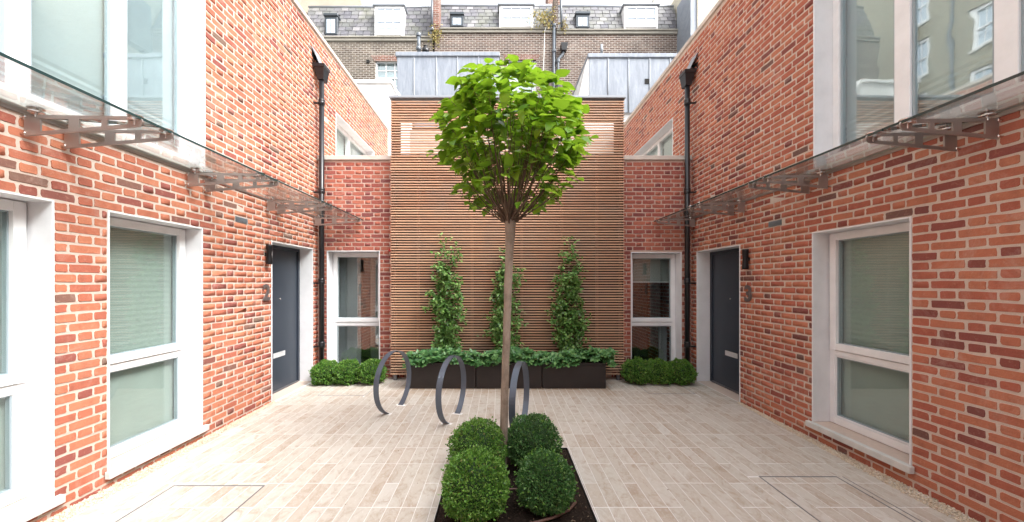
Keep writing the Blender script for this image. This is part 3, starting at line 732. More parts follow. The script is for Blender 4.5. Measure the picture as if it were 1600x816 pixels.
# ------------------------------------------------------------------ canopies
def canopy(side):
    sg=1 if side=='L' else -1; X=XL if side=='L' else XR
    hw_,ho=(2.865,2.80) if side=='L' else (2.845,2.775)     # height of glass at wall and outer edge
    proj=.82 if side=='L' else .69
    c=thing('glass_canopy',(X,3.7,2.6),'frameless glass canopy on steel brackets over the '+('left front door, on the orange brick' if side=='L' else 'right front door, on the red brick'),'canopy','glass canopies')
    seams=[.06,1.31,2.56,3.825,5.10,6.385]
    def gz(s): return hw_+(ho-hw_)*s/proj
    for a,b in zip(seams[:-1],seams[1:]):
        f=MB(); s0,s1=.012,proj; a_,b_=a+.005,b-.005
        V=[(X+sg*s,y,gz(s)+t) for t in (-.009,.009) for y,s in ((a_,s0),(b_,s0),(b_,s1),(a_,s1))]
        f.add(V,[(0,1,2,3),(4,5,6,7)]); gp=f.build('glass_panel','canopy',c)
        f=MB(); f.add(V,[(2,3,7,6),(0,3,7,4),(1,2,6,5)]); f.build('glass_edge','canopy_edge',gp)
    f=MB(); f.box(min(X+sg*.001,X+sg*.014),max(X+sg*.001,X+sg*.014),seams[0],seams[-1],hw_-.030,hw_-.0095); f.build('wall_seal','steel',c)
    Z0=None
    for y in (1.20,1.42,2.445,2.67,3.72,3.94,4.985,5.215,6.26):
        f=MB(); Lb=proj-.02; th=.005
        top=lambda s: -.040-.012*s/Lb
        bot=lambda s: -.185+.065*s/Lb
        def P(s,zz,t): return (X+sg*(s+.03),y+t,hw_+zz)
        def quad(s0,s1,zf0,zf1): f.hexa([P(s0,zf0(s0),-th),P(s1,zf0(s1),-th),P(s1,zf0(s1),th),P(s0,zf0(s0),th),P(s0,zf1(s0),-th),P(s1,zf1(s1),-th),P(s1,zf1(s1),th),P(s0,zf1(s0),th)])
        cuts=[(.11,.30),(.37,.52),(.56,.70)]; cuts=[(a*Lb/.80,b*Lb/.80) for a,b in cuts]; e=Lb-.04
        ti=lambda s: top(s)-.024; bi=lambda s: bot(s)+.024
        quad(0,cuts[0][0],bot,top)
        for k,(a,b) in enumerate(cuts):
            quad(a,b,ti,top); quad(a,b,bot,bi); nx=cuts[k+1][0] if k<2 else e; quad(b,nx,bot,top)
        # rounded tip
        zc=(top(e)+bot(e))/2; rr=(top(e)-bot(e))/2
        f.prism([(e+rr*math.cos(t_)*1.0,zc+rr*math.sin(t_)) for t_ in [math.pi/2-math.pi*i/10 for i in range(11)]],P,-th,th)
        br=f.build('bracket','steel',c)
        for s in (.075,Lb-.055):
            xx=X+sg*(s+.03); g=gz(s+.03); f=MB(); f.lathe([(.004,-.05),(.009,-.048),(.009,-.019),(.030,-.022),(.042,-.018),(.042,-.0095)],(xx,y,g),16); f.lathe([(.042,.0095),(.042,.015),(.034,.021),(.010,.022)],(xx,y,g),16); f.build('glass_fixing','chrome',br,smooth=False)
        for zz in (-.055,-.165):
            f=MB(); f.lathe([(.008,-.03),(.008,.0),(.012,.001),(.012,.008),(.006,.011)] if sg>0 else [(.006,-.011),(.012,-.008),(.012,-.001),(.008,0),(.008,.03)],P(0.0,zz,-.0),10,'x')
            f.build('wall_bolt','chrome',br)
canopy('L'); canopy('R')

# ------------------------------------------------------------------ downpipes with hoppers
def downpipe(X0,Y0,ztop,wallx,lab):
    d=thing('downpipe',(X0,Y0,0),lab,'downpipe','black rainwater pipes in the courtyard corners')
    r=.042; f=MB(); f.lathe([(r,.03),(r,ztop-.28)],(X0,Y0,0),16); f.build('pipe','iron',d,smooth=True)
    for z in (.62,1.72,3.3,4.85):
        if z>ztop-.5: continue
        if z in (.62,1.72,3.3,4.9) or True:
            f=MB(); f.lathe([(r+.002,-.05),(r+.011,-.045),(r+.012,.0),(r+.007,.008),(r+.012,.016),(r+.011,.045),(r+.002,.05)],(X0,Y0,z),16)
            col=f.build('collar','iron',d,smooth=True)
            f=MB(); s=1 if wallx>X0 else -1; f.box(min(X0+s*r,wallx),max(X0+s*r,wallx),Y0-.05,Y0-.03,z-.045,z-.02); f.lathe([(.012,-.008),(.014,0),(.006,.012)],(wallx-s*.012,Y0-.07,z-.03),10,'x'); f.build('pipe_clip','iron',col)
    # hopper head: a tapered box, wider at its rim
    f=MB(); a,b=.062,.097; z0,z1=ztop-.27,ztop-.03
    def rg(w_,dpt,z): return [(X0-w_,Y0-dpt,z),(X0+w_,Y0-dpt,z),(X0+w_,Y0+.1,z),(X0-w_,Y0+.1,z)]
    V=rg(.05,.05,z0)+rg(.058,.058,z0+.05)+rg(.084,.095,z1-.06)+rg(b,.11,z1-.05)+rg(b,.11,z1)+rg(b-.01,.10,z1)+rg(.05,.06,z0+.06)
    F=[(0,1,2,3)]
    for k in range(6): F+=[(4*k+i,4*k+(i+1)%4,4*k+4+(i+1)%4,4*k+4+i) for i in range(4)]
    f.add(V,F); f.build('hopper','iron',d)
    # lead chute from the parapet opening
    f=MB(); s=1 if wallx>X0 else -1; zz=z1
    f.add([(wallx,Y0-.13,zz+.30),(wallx,Y0+.12,zz+.30),(X0+s*.0,Y0+.10,zz+.02),(X0+s*.0,Y0-.10,zz+.02),(wallx,Y0-.13,zz+.0),(wallx,Y0+.12,zz+.0)],[(0,1,2,3),(1,2,5),(5,4,3,2)])
    f.build('lead_chute','flash',d); f=MB(); f.box(min(wallx,wallx-s*.003),max(wallx,wallx-s*.003),Y0-.12,Y0+.11,zz+.01,zz+.2); f.build('outlet','pot_dark',d)
downpipe(-3.125,6.33,5.50,XL,'black cast iron downpipe in the left corner of the courtyard')
downpipe(3.265,6.33,5.40,XR,'black cast iron downpipe in the right corner of the courtyard')
f=MB(); f.lathe([(.022,-.03),(.03,-.02),(.03,.02),(.02,.035)],(-1.95,YB-.02,2.27),12,'y'); tag(f.build('alarm_sounder','red',smooth=True),'small dark red alarm sounder on the brick beside the timber screen','alarm')

# ------------------------------------------------------------------ access covers
labs=['inset access cover with metal edging, near the left house sill','inset access cover with doubled metal edging, near the right house sill','small inset access cover before the left box shrubs','small inset access cover before the right box shrubs']
for (a,b,c,d),lb in zip(covers,labs):
    t=thing('access_cover',((a+b)/2,(c+d)/2,0),lb,'access cover','access covers set in the paving')
    front=d<4; wd=.011 if front else .007
    def strip(x0,x1,y0,y1,nm='edging',mt='edge'):
        f=MB(); f.box(x0,x1,y0,y1,-.004,.0022); f.build(nm,mt,t)
    strip(a-wd/2,a+wd/2,c+wd/2,d-wd/2); strip(b-wd/2,b+wd/2,c+wd/2,d-wd/2); strip(a-wd/2,b+wd/2,d-wd/2,d+wd/2); strip(a-wd/2,b+wd/2,c-wd/2,c+wd/2)
    if 2<a<2.265 : 
        f=MB(); f.box(b+.05,b+.058,c,d,-.004,.0024); f.build('edging','edge',t)

# ------------------------------------------------------------------ cycle hoops
def hoop(xc,yc,lab):
    h=thing('cycle_hoop',(xc,yc,0),lab,'cycle stand','cycle hoops standing on the paving')
    r=.41; cz=.372; n=64; a0=math.acos(cz/r)  # angle from straight down
    th=math.atan2(.107,.40); dx,dy=math.sin(th),math.cos(th); nx,ny=dy,-dx
    f=MB(); vs=[]; fs=[]
    for i in range(n+1):
        a=a0*.97+(2*math.pi-2*a0*.97)*i/n; s=-math.sin(a); c_=-math.cos(a)
        for (rr,hwd) in ((r,-.035),(r,.035),(r-.010,.035),(r-.010,-.035)):
            q=rr*s; z=cz+rr*c_; vs.append((xc+q*dx+hwd*nx,yc+q*dy+hwd*ny,z))
    for i in range(n): fs+=[(4*i+k,4*i+(k+1)%4,4*i+4+(k+1)%4,4*i+4+k) for k in range(4)]
    fs+=[(0,1,2,3),(4*n,4*n+1,4*n+2,4*n+3)]
    f.add(vs,fs); f.build('hoop','hoop',h)
    g=math.sqrt(r*r-cz*cz)
    for s in (-1,1):
        q=s*(g+.01*0); f=MB(); cx_,cy_=xc+q*dx,yc+q*dy
        P=lambda a,b,z:(cx_+a*nx+b*dx,cy_+a*ny+b*dy,z)
        f.hexa([P(-.07,-.035,-.003),P(.07,-.035,-.003),P(.07,.03,-.003),P(-.07,.03,-.003),P(-.062,-.03,.004),P(.062,-.028,.004),P(.064,.024,.004),P(-.066,.022,.004)]); f.build('mortar_collar','grout',h)
hoop(-1.428,4.85,'grey steel cycle hoop furthest left, in front of the planter end')
hoop(-.603,4.52,'grey steel cycle hoop between the leftmost hoop and the tree trunk')
hoop(.224,4.17,'grey steel cycle hoop just right of the tree trunk')

# ------------------------------------------------------------------ foliage helpers
LEAF_S=([( 0,0,0),(.28,.35,.05),(.22,.75,.02),(0,1,-.05),(-.22,.75,.02),(-.28,.35,.05),(0,.5,-.04)],[(0,1,6),(1,2,6),(2,3,6),(3,4,6),(4,5,6),(5,0,6)])
LEAF_Q=([(0,0,0),(.34,.5,.1),(0,1,0),(-.34,.5,.1)],[(0,1,2),(0,2,3)])
def heart(wd=.46,fold=.10,curl=.14,pet=0):
    # big heart shaped leaf with a midrib fold and drooping tip
    half=[(0.0,-.0),(.20,-.07),(.40,.06),(.47,.26),(.40,.50),(.22,.76),(0,1.0)]
    mid=[0,.02,.14,.32,.54,.78,1.0]; V=[]; F=[]
    for i in range(7): y=mid[i]; V.append((0,y,-curl*y*y))
    for sgn in (1,-1):
        for i in range(1,6): x,y=half[i]; V.append((sgn*x*wd/.47,y,fold*x*1.4-curl*y*y+.015*math.sin(i*2.3+sgn)))
    for k,o in ((0,7),(1,12)):
        for i in range(7-1):
            a,b=(i,i+1); oa=None if i==0 else o+i-1; ob=None if i==5 else o+i
            f=[a] + ([oa] if oa is not None else []) + ([ob] if ob is not None else []) + [b]
            F.append(tuple(f if k==0 else f[::-1]))
    return V,F
def box_ball(c,r,squash,nl,lab,name='box_ball',grp=None,lump=.06,cat='topiary shrub',size=.017,leafm='box_leaf'):
    c=np.array(c,float); t=thing(name,(c[0],c[1],0),lab,cat,grp)
    d=rand_dirs(nl*2); d=d[d[:,2]>-.75][:nl]; nl=len(d)
    ph=rng.uniform(0,6,6)
    def rad(d): return 1+lump*(np.sin(d[:,0]*7+ph[0])*np.sin(d[:,1]*6+ph[1])+.6*np.sin(d[:,2]*11+ph[2]+d[:,0]*5)+.45*np.sin(d[:,0]*19+ph[3])*np.sin(d[:,2]*17+d[:,1]*15+ph[4]))
    depth=1-np.abs(rng.normal(0,.05,nl)); depth[rng.random(nl)<.06]+=.05
    pos=c+d*(r*rad(d)*depth)[:,None]*np.array([1,1,squash])
    pos[:,2]=np.maximum(pos[:,2],.012)
    out=d*.9+rand_dirs(nl)*.9+np.array([0,0,.3]); Rm=basis(out,rand_dirs(nl))
    scatter('foliage',*LEAF_Q,pos,Rm,rng.uniform(.7,1.3,nl)*size,leafm,t,kind='stuff')
    ns_=max(30,nl//120); sd_=d[rng.choice(nl,ns_)]; sp=c+sd_*(r*1.03*rad(sd_))[:,None]*np.array([1,1,squash]); tt=np.repeat(np.arange(ns_),3); pp_=sp[tt]+sd_[tt]*rng.uniform(0,.022,(ns_*3,1)); pp_[:,2]=np.maximum(pp_[:,2],.015)
    scatter('shoot',*LEAF_Q,pp_,basis(sd_[tt]+rand_dirs(ns_*3)*.7,rand_dirs(ns_*3)),rng.uniform(.8,1.3,ns_*3)*size,'box_leaf_bright',t,kind='stuff')
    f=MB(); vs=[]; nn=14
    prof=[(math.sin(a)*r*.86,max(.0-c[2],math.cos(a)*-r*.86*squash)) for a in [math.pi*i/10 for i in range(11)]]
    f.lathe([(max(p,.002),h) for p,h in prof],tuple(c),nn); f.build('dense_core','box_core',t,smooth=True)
    f=MB(); f.tube([(c[0],c[1],-.01),(c[0]+.01,c[1],c[2]*.8)],[.018,.014],7); f.build('stem','twig',t)
    return t
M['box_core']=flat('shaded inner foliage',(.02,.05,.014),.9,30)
G='clipped box balls round the tree'
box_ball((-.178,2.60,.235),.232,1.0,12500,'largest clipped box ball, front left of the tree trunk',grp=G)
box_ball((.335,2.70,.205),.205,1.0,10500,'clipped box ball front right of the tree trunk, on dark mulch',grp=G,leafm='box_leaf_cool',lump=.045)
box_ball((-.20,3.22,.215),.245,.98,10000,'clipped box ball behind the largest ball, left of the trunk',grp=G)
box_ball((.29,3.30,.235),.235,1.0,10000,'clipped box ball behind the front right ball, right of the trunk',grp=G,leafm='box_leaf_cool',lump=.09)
G2='low box shrubs under the end wall windows'
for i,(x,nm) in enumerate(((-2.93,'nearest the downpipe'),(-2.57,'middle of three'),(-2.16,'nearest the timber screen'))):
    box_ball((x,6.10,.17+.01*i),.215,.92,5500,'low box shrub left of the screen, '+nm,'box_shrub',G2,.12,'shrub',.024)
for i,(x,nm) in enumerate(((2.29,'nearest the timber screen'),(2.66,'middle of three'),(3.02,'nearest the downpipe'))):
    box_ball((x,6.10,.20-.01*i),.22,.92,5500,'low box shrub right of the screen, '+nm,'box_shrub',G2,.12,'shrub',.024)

# ------------------------------------------------------------------ planting bed
f=MB(); nx_,ny_=40,50; vs=[]
for j in range(ny_+1):
    for i in range(nx_+1):
        e=min(i,nx_-i,j,ny_-j); vs.append((BX0+.004+(BX1-BX0-.008)*i/nx_,BY0+.004+(BY1-BY0-.008)*j/ny_,-.022+(random.uniform(0,.016)+.012*math.sin(i*.5)*math.sin(j*.37)+.012 if e>0 else 0)))
f.add(vs,[(j*(nx_+1)+i,j*(nx_+1)+i+1,(j+1)*(nx_+1)+i+1,(j+1)*(nx_+1)+i) for j in range(ny_) for i in range(nx_)])
f.build('planting_bed','soil',kind='structure',smooth=True)
n=2600; pos=np.stack([rng.uniform(BX0+.03,BX1-.03,n),rng.uniform(BY0+.03,BY1-.03,n),rng.uniform(-.005,.014,n)],-1)
tag(scatter('mulch',[(-.5,-.2,0),(.5,-.15,0),(.45,.2,.05),(-.5,.18,0),(0,0,.22)],[(0,1,4),(1,2,4),(2,3,4),(3,0,4),(0,3,2,1)],pos,basis(rand_dirs(n)*[1,1,.3],rand_dirs(n)*.5+[0,0,1.]),rng.uniform(.006,.022,n),'mulch',kind='stuff'),'dark bark mulch scattered over the planting bed','mulch')
f=MB(); f.tube([(-.02,2.93,.015),(.10,2.92,.03),(.22,2.93,.02)],.008,8); tag(f.build('irrigation_hose','hose',smooth=True),'brown irrigation hose between the box balls behind the front right one','hose')
f=MB(); f.tube([(.58,2.78,.01),(.50,2.66,.022),(.38,2.57,.028),(.25,2.52,.026),(.12,2.49,.02),(0,2.47,.008)],.010,8); tag(f.build('irrigation_hose','hose',smooth=True),'curved brown irrigation hose in front of the front right box ball','hose')
f=MB()
for (x0,x1,y0,y1) in ((BX0-.002,BX0+.003,BY0,BY1),(BX1-.003,BX1+.002,BY0,BY1),(BX0+.003,BX1-.003,BY1-.003,BY1+.002)): f.box(x0,x1,y0,y1,-.04,-.0005)
tag(f.build('bed_edging','iron'),'thin dark metal edging round the planting bed','edging')

# ------------------------------------------------------------------ tree
TX,TY=.035,3.24
tree=thing('mophead_tree',(.017,TY,0),'single-stem tree with a round lime green crown in the planting bed','tree')
fx,fz=.088,2.24
tp=[(.018,TY,-.01),(.022,TY,.06),(.030,TY,.4),(.040,TY,.8),(.055,TY,1.2),(.066,TY,1.6),(.080,TY,2.0),(.086,TY,2.12),(fx,TY,2.22),(fx+.005,TY,2.30)]
f=MB(); rads=[.041,.037,.035,.034,.034,.035,.037,.044,.050,.032]
pp=[];rr=[]
for i in range(len(tp)-1):
    for k in range(5):
        t=k/5; pp.append([tp[i][q]*(1-t)+tp[i+1][q]*t+(random.uniform(-.0015,.0015) if q<2 else 0) for q in range(3)]); rr.append((rads[i]*(1-t)+rads[i+1]*t)*random.uniform(.97,1.03))
pp.append(tp[-1]); rr.append(rads[-1]); f.tube(pp,rr,14); f.build('trunk','bark',tree,smooth=True)
def env(h,a=0):
    return (1+.13*math.sin(3*a+h*4)+.10*math.sin(5*a+h*13+1)+.06*math.sin(11*a+h*21))*float(np.interp(h,[2.22,2.36,2.5,2.7,2.95,3.15,3.32,3.44,3.53],[.05,.36,.53,.61,.635,.60,.52,.40,.2]))
CXc,CYc=.10,TY
leafpos=[];leafdir=[];nb=80
for i in range(nb):
    # end point on the envelope
    h=random.choice([random.uniform(2.5,2.95),random.uniform(2.8,3.25),random.uniform(3.1,3.48),random.uniform(3.2,3.5)]); a=2*math.pi*i*.618034; q=env(h,a)*math.sqrt(random.uniform(.12,1)) if h>3.1 else env(h,a)*random.uniform(.70,1.0)
    e=Vector((CXc+q*math.cos(a),CYc+q*math.sin(a),h)); st=Vector((fx+.035*math.cos(a),TY+.035*math.sin(a),fz+random.uniform(-.03,.05)))
    hor=Vector((e.x-st.x,e.y-st.y,0)); c1=st+hor*.42+Vector((0,0,(e.z-st.z)*.28)); c2=st+hor*.80+Vector((0,0,(e.z-st.z)*.66))
    pts=[]
    for k in range(9):
        t=k/8; p=st*(1-t)**3+c1*3*t*(1-t)**2+c2*3*t*t*(1-t)+e*t**3; pts.append(p+Vector((random.uniform(-.009,.009),random.uniform(-.009,.009),random.uniform(-.005,.005)))*(1 if 0<k<8 else 0))
    r0=random.uniform(.0045,.0075); f=MB(); f.tube(pts,[r0*(1-.72*k/8) for k in range(9)],5); 
    for sidek in range(random.choice((0,1,2))):   # side twigs
        k=random.randint(3,6); b0=pts[k]; dd=Vector((math.cos(a+random.uniform(-1.3,1.3)),math.sin(a+random.uniform(-1.3,1.3)),random.uniform(.4,1.4))).normalized()*random.uniform(.1,.25)
        if (Vector((b0.x+dd.x-CXc,b0.y+dd.y-CYc)).length<env(min(3.6,b0.z+dd.z))): f.tube([b0,b0+dd*.5+Vector((0,0,.01)),b0+dd],[.004,.003,.002],4); leafpos+= [b0+dd*random.uniform(.5,1) for _ in range(2)]
    f.build('branch','twig',tree,smooth=True)
    for k in range(random.randint(11,15)):
        t=random.uniform(.42,1.0)**.8; j=min(7,int(t*8)); p=pts[j].lerp(pts[j+1],t*8-j)
        lim=2.90 if p.y<TY-.15 else 2.72
        if p.z<lim and random.random()<(.93 if p.y<TY-.15 else .7): continue
        leafpos.append(p)
# extra leaves through the outer shell of the crown
for i in range(720):
    h=random.uniform(2.78,3.51); a=random.uniform(0,2*math.pi); q=env(h,a)*math.sqrt(random.uniform(.45,1.12)); leafpos.append(Vector((CXc+q*math.cos(a),CYc+q*math.sin(a),h)))
for i in range(15):      # leaders that break the outline
    a=random.uniform(0,6.28); h=random.uniform(3.0,3.46); q=env(h,a)*random.uniform(.8,1.0); st=Vector((CXc+q*math.cos(a)*.8,CYc+q*math.sin(a)*.8,h-.1)); en=st+Vector((math.cos(a)*random.uniform(.08,.2),math.sin(a)*random.uniform(.08,.2),random.uniform(.12,.24)*(1 if h<3.3 else .55)))
    f=MB(); f.tube([st,(st+en)/2+Vector((0,0,-.01)),en],[.004,.0035,.002],4); f.build('branch','twig',tree,smooth=True)
    leafpos+=[st.lerp(en,t) for t in (.4,.6,.75,.9,1.0,1.0)]
for i in range(60):
    h=random.uniform(2.36,2.7); a=random.uniform(0,2*math.pi); q=env(h)*random.uniform(.5,1.0); leafpos.append(Vector((CXc+q*math.cos(a),CYc+q*math.sin(a),h)))
n=len(leafpos); LP=np.array([tuple(p) for p in leafpos]); cen=np.array([CXc,CYc,2.7])
out=LP-cen; out/=np.linalg.norm(out,axis=1,keepdims=True)
yaw=rng.uniform(0,2*np.pi,n); hd_=np.stack([np.cos(yaw),np.sin(yaw),np.zeros(n)],-1)
dirs=out*[.8,.8,.05]+hd_*.75; dirs[:,2]+=rng.uniform(-.50,.18,n); dirs/=np.linalg.norm(dirs,axis=1,keepdims=True)
up=out*.25+rand_dirs(n)*.38+np.array([0,0,1.0])
Rm=basis(dirs,up); sizes=rng.uniform(.06,.135,n)
P0=LP+rand_dirs(n)*.02+dirs*.015
vis=[px_area([tuple(P0[i]-.4*sizes[i]),tuple(P0[i]+.4*sizes[i])]) * (1.6 if P0[i][1]<TY else .6) for i in range(n)]
depth_key=P0[:,1]-.25*np.abs(out[:,2]); order=np.argsort(depth_key); top300=set(order[:300].tolist())
variants=[heart(.40,.10,.20),heart(.36,.16,.30),heart(.44,.05,.12),heart(.38,.22,.38)]
lm=[]
for V,F in variants:
    me=bpy.data.meshes.new('leaf'); me.from_pydata(V,[],F); me.materials.append(M['tree_leaf']); me.polygons.foreach_set('use_smooth',[True]*len(F)); lm.append(me)
for i in sorted(top300):
    o=link('leaf',lm[i%4],P0[i],tree); mm=Matrix(Rm[i].tolist()).to_4x4(); o.rotation_euler=mm.to_euler(); o.scale=(sizes[i],)*3
ro=np.array([i for i in range(n) if i not in top300])
for k in range(4):
    if k==0: pass
rv,rf=variants[0]; scatter('crown',rv,rf,P0[ro],Rm[ro],sizes[ro],'tree_leaf',tree,smooth=True,kind='stuff')

# ------------------------------------------------------------------ planters and their plants
px=[-1.46,-.392,.665,1.69]
for i in range(3):
    a,b=px[i]+.004,px[i+1]-.004
    lab=['black trough planter behind the leftmost cycle hoop','black trough planter behind the tree trunk, middle of three','black trough planter furthest right'][i]
    t=thing('trough_planter',((a+b)/2,5.98,0),lab,'planter','black trough planters in front of the screen')
    f=MB(); f.bevel_box(a,b,5.79,6.21,.004,.37,.006); f.build('trough','planter',t)
    f=MB(); ring(f,lambda u,n,z:(u,z,n),a,b,5.785,6.215,.02,.371,.415,bev=.003); f.build('rim','planter',t)
    f=MB(); f.box(a+.02,b-.02,5.805,6.195,.372,.39); f.build('soil','soil',t)
def rosettes(x0,x1,lab,nr):
    pos=[];dirs=[];ups=[];sz=[]
    for i in range(nr):
        x=rng.uniform(x0,x1); fy=rng.uniform(0,1); y=5.72+fy*.48
        h=.43+.16*math.sin(min(1,fy*1.3+.25)*math.pi)*(.75+.25*math.sin(x*5.3))+rng.uniform(-.05,.05)
        if y<5.80: h-=rng.uniform(.02,.12)
        tilt=np.array([rng.normal(0,.3),-.55*(1-fy)+rng.normal(0,.25),1.]); tilt/=np.linalg.norm(tilt)
        a0=rng.uniform(0,6.28); k=rng.integers(6,9); s=rng.uniform(.055,.085)
        e1=np.cross(tilt,[0,1,0.1]); e1/=np.linalg.norm(e1); e2=np.cross(tilt,e1)
        for q in range(k):
            a=a0+q*2*math.pi/k; d=e1*math.cos(a)+e2*math.sin(a)+tilt*rng.uniform(-.15,.45); pos.append((x,y,h)+d*.006); dirs.append(d); ups.append(tilt); sz.append(s*rng.uniform(.8,1.15))
    pos=np.array(pos); 
    o=scatter('ground_cover',*LEAF_S,pos,basis(np.array(dirs),np.array(ups)+rand_dirs(len(pos))*.15),np.array(sz),'ground_leaf',smooth=True,kind='stuff')
    tag(o,lab,'plants')
rosettes(-1.52,-.39,'whorled evergreen ground cover filling the trough behind the leftmost hoop',330)
rosettes(-.39,.66,'whorled evergreen ground cover filling the middle trough',300)
rosettes(.66,1.84,'whorled evergreen ground cover filling the trough furthest right',330)
def climber(x0,ztop,wid,lab,seed,sparse=.0):
    r=np.random.default_rng(seed); t=thing('climbing_plant',(x0,6.12,.4),lab,'climber','climbing plants on the timber screen')
    pos=[];dirs=[];n_stem=16; f=MB()
    def wd(z):
        q=(z-.4)/(ztop-.4); return wid*(.72+.28*math.sin(q*13+seed)+.15*math.sin(q*29+seed*2))*(1-max(0,q-.45)/.55*.6)
    stems=[]
    for s in range(n_stem):
        x=x0+r.uniform(-.08,.08); z=.40; pts=[(x,6.15,z)]; drift=r.uniform(-1,1); zt=.4+(ztop-.4)*(1 if s==0 else r.uniform(.45,1.0))
        while z<zt:
            z+=.09; tx=x0+drift*wd(z)*.62; x+=(tx-x)*.35+r.normal(0,.012); pts.append((x,6.16+r.uniform(-.04,.06),z))
        f.tube(pts,[.006*(1-.7*k/len(pts)) for k in range(len(pts))],5); stems+=pts[1:]
    f.build('stem','twig',t)
    for (x,y,z) in stems:
        q=(z-.4)/(ztop-.4); nk=r.integers(0,3) if q>.8 else (r.integers(0,3) if math.sin(z*11+x*9+seed)<-.55 else r.integers(1,5))
        for k in range(nk):
            L_=r.uniform(.05,.22)*(1.15-.5*q); a=r.uniform(-1.2,1.2); dd=np.array([math.sin(a)*1.0,-r.uniform(.2,.9),r.uniform(-.5,.6)]); dd/=np.linalg.norm(dd)
            for j in range(r.integers(4,8)):
                p=np.array([x,y,z])+dd*L_*(.3+.7*j/6)+r.normal(0,.014,3); pos.append(p); v=dd*.5+r.normal(0,.6,3)+[0,-.2,-.35]; dirs.append(v)
    pos=np.array(pos); pos[:,1]=np.minimum(pos[:,1],6.25); n=len(pos)
    scatter('foliage',*LEAF_S,pos,basis(np.array(dirs),rand_dirs(n)*.5+[0,-.6,.7]),r.uniform(.036,.074,n),'climb_leaf',t,smooth=True,kind='stuff')
climber(-.90,2.58,.52,'tallest evergreen climber on the screen, left of the tree trunk',3)
climber(.135,2.38,.60,'evergreen climber half hidden behind the tree trunk',11)
climber(1.13,2.40,.48,'evergreen climber on the screen right of the tree trunk',23)

# ------------------------------------------------------------------ beyond the terrace: white wall and lead-clad boxes
def at(px_,py,Y): return ((px_-782)/566*Y,Y,CH+(442.5-py)/566*Y)
f=MB(); Yw=10.5; zt=at(0,131,Yw)[2]
pr=[(at(520,0,Yw)[0],3.5),(at(520,0,Yw)[0],zt),(at(611,0,Yw)[0],zt),(at(620,0,Yw)[0],at(0,148,Yw)[2]),(at(640,0,Yw)[0],at(0,175,Yw)[2]),(at(640,0,Yw)[0],3.5)]
ww=thing('rendered_wall',(-3.5,Yw,3.5),'white rendered parapet wall rising beside the timber screen','wall')
f.prism(pr,lambda p,q,t:(p,t,q),Yw,Yw+.3); f.build('wall','render',ww)
f=MB(); xs=[(at(520,0,Yw)[0],zt),(at(612,0,Yw)[0],zt),(at(621,0,Yw)[0],at(0,148,Yw)[2]),(at(642,0,Yw)[0],at(0,176,Yw)[2])]
f.prism([(p,q+.002) for p,q in xs]+[(p+.02,q+.085) for p,q in xs[::-1]],lambda p,q,t:(p,t,q),Yw-.07,Yw+.37); f.build('coping','render',ww)
f=MB(); f.box(-2.62,5.0,10.52,10.8,3.5,6.15); tag(f.build('light_band_wall','cement'),'added pale wall beyond the roof terrace, standing in for light coming through the slats','wall')  # pale wall added so the slat gaps look bright with light from behind
def lead_box(x0,x1,top,bot,Y,lab,seams,slant_r=None,slant_l=None,vent=None,cheek='render'):
    X0=at(x0,0,Y)[0]; X1=at(x1,0,Y)[0]; Zt=at(0,top,Y)[2]; Zb=at(0,bot,Y)[2]
    t=thing('lead_clad_dormer',((X0+X1)/2,Y,Zb),lab,'dormer','lead clad roof boxes')
    lo_l=X0-(slant_l or 0); lo_r=X1+(slant_r or 0)
    f=MB(); yb=14.55; bt=.35
    f.hexa([(lo_l,Y+.03,Zb),(lo_r,Y+.03,Zb),(lo_r,yb,Zb),(lo_l,yb,Zb),(X0,Y+.03,Zt),(X1,Y+.03,Zt),(X1,yb,Zt),(X0,yb,Zt)]); f.build('body',cheek,t)
    xs=[X0]+[at(s,0,Y)[0] for s in seams]+[X1]
    for i in range(len(xs)-1):
        a,b=xs[i]+.02,xs[i+1]-.02; f=MB()
        # slightly dished sheet
        nn=4; vs=[]
        for j in range(nn+1):
            for k in range(nn+1): vs.append((a+(b-a)*j/nn,Y-.004*(1 if 0<j<nn and 0<k<nn else 0)*random.uniform(0,2),Zb+(Zt-.16-Zb)*k/nn))
        fs=[(j*(nn+1)+k,(j+1)*(nn+1)+k,(j+1)*(nn+1)+k+1,j*(nn+1)+k+1) for j in range(nn) for k in range(nn)]
        q=len(vs); vs+=[(a,Y+.025,Zb),(b,Y+.025,Zb),(b,Y+.025,Zt-.16),(a,Y+.025,Zt-.16)]
        fs+=[(q,q+1,q+2,q+3)]
        f.add(vs,fs); f.build('lead_sheet','lead',t,smooth=True)
        if i: f=MB(); f.tube([(xs[i],Y-.005,Zb),(xs[i],Y-.005,Zt-.1)],.024,8); f.build('lead_roll','flash',t,smooth=True)
    if slant_r:
        f=MB(); f.hexa([(X1-.02,Y-.006,Zb),(lo_r,Y-.006,Zb),(lo_r,Y+.02,Zb),(X1-.02,Y+.02,Zb),(X1-.021,Y-.006,Zt-.1),(X1,Y-.006,Zt-.1),(X1,Y+.02,Zt-.1),(X1-.021,Y+.02,Zt-.1)]); f.build('cheek_trim','flash',t)
    f=MB(); f.bevel_box(X0-.04,X1+.04,Y-.05,yb,Zt-.15,Zt,.02); f.build('roof_edge','lead',t)
    if vent: p=at(vent[0],vent[1],Y); f=MB(); f.box(p[0]-.075,p[0]+.075,Y-.02,Y+.01,p[2]-.09,p[2]+.07); f.build('vent','pot_dark',t)
    return t
lead_box(620,779,82,200,12,'lead clad roof box above the left half of the screen',[647,682,715,748],slant_r=.28,cheek='lead')
lead_box(920,1075,84,176,12,'lead clad roof box above the right end of the screen, with a black vent',[950,982,1015,1047],slant_l=.45,vent=(1011,127))
f=MB(); X0=at(900,0,12.2)[0]; f.box(X0,at(1090,0,12.2)[0],12.1,14.5,3.5,at(0,176,12)[2]-.01); tag(f.build('party_wall','render'),'white wall below the lead clad box right of the screen top','wall')
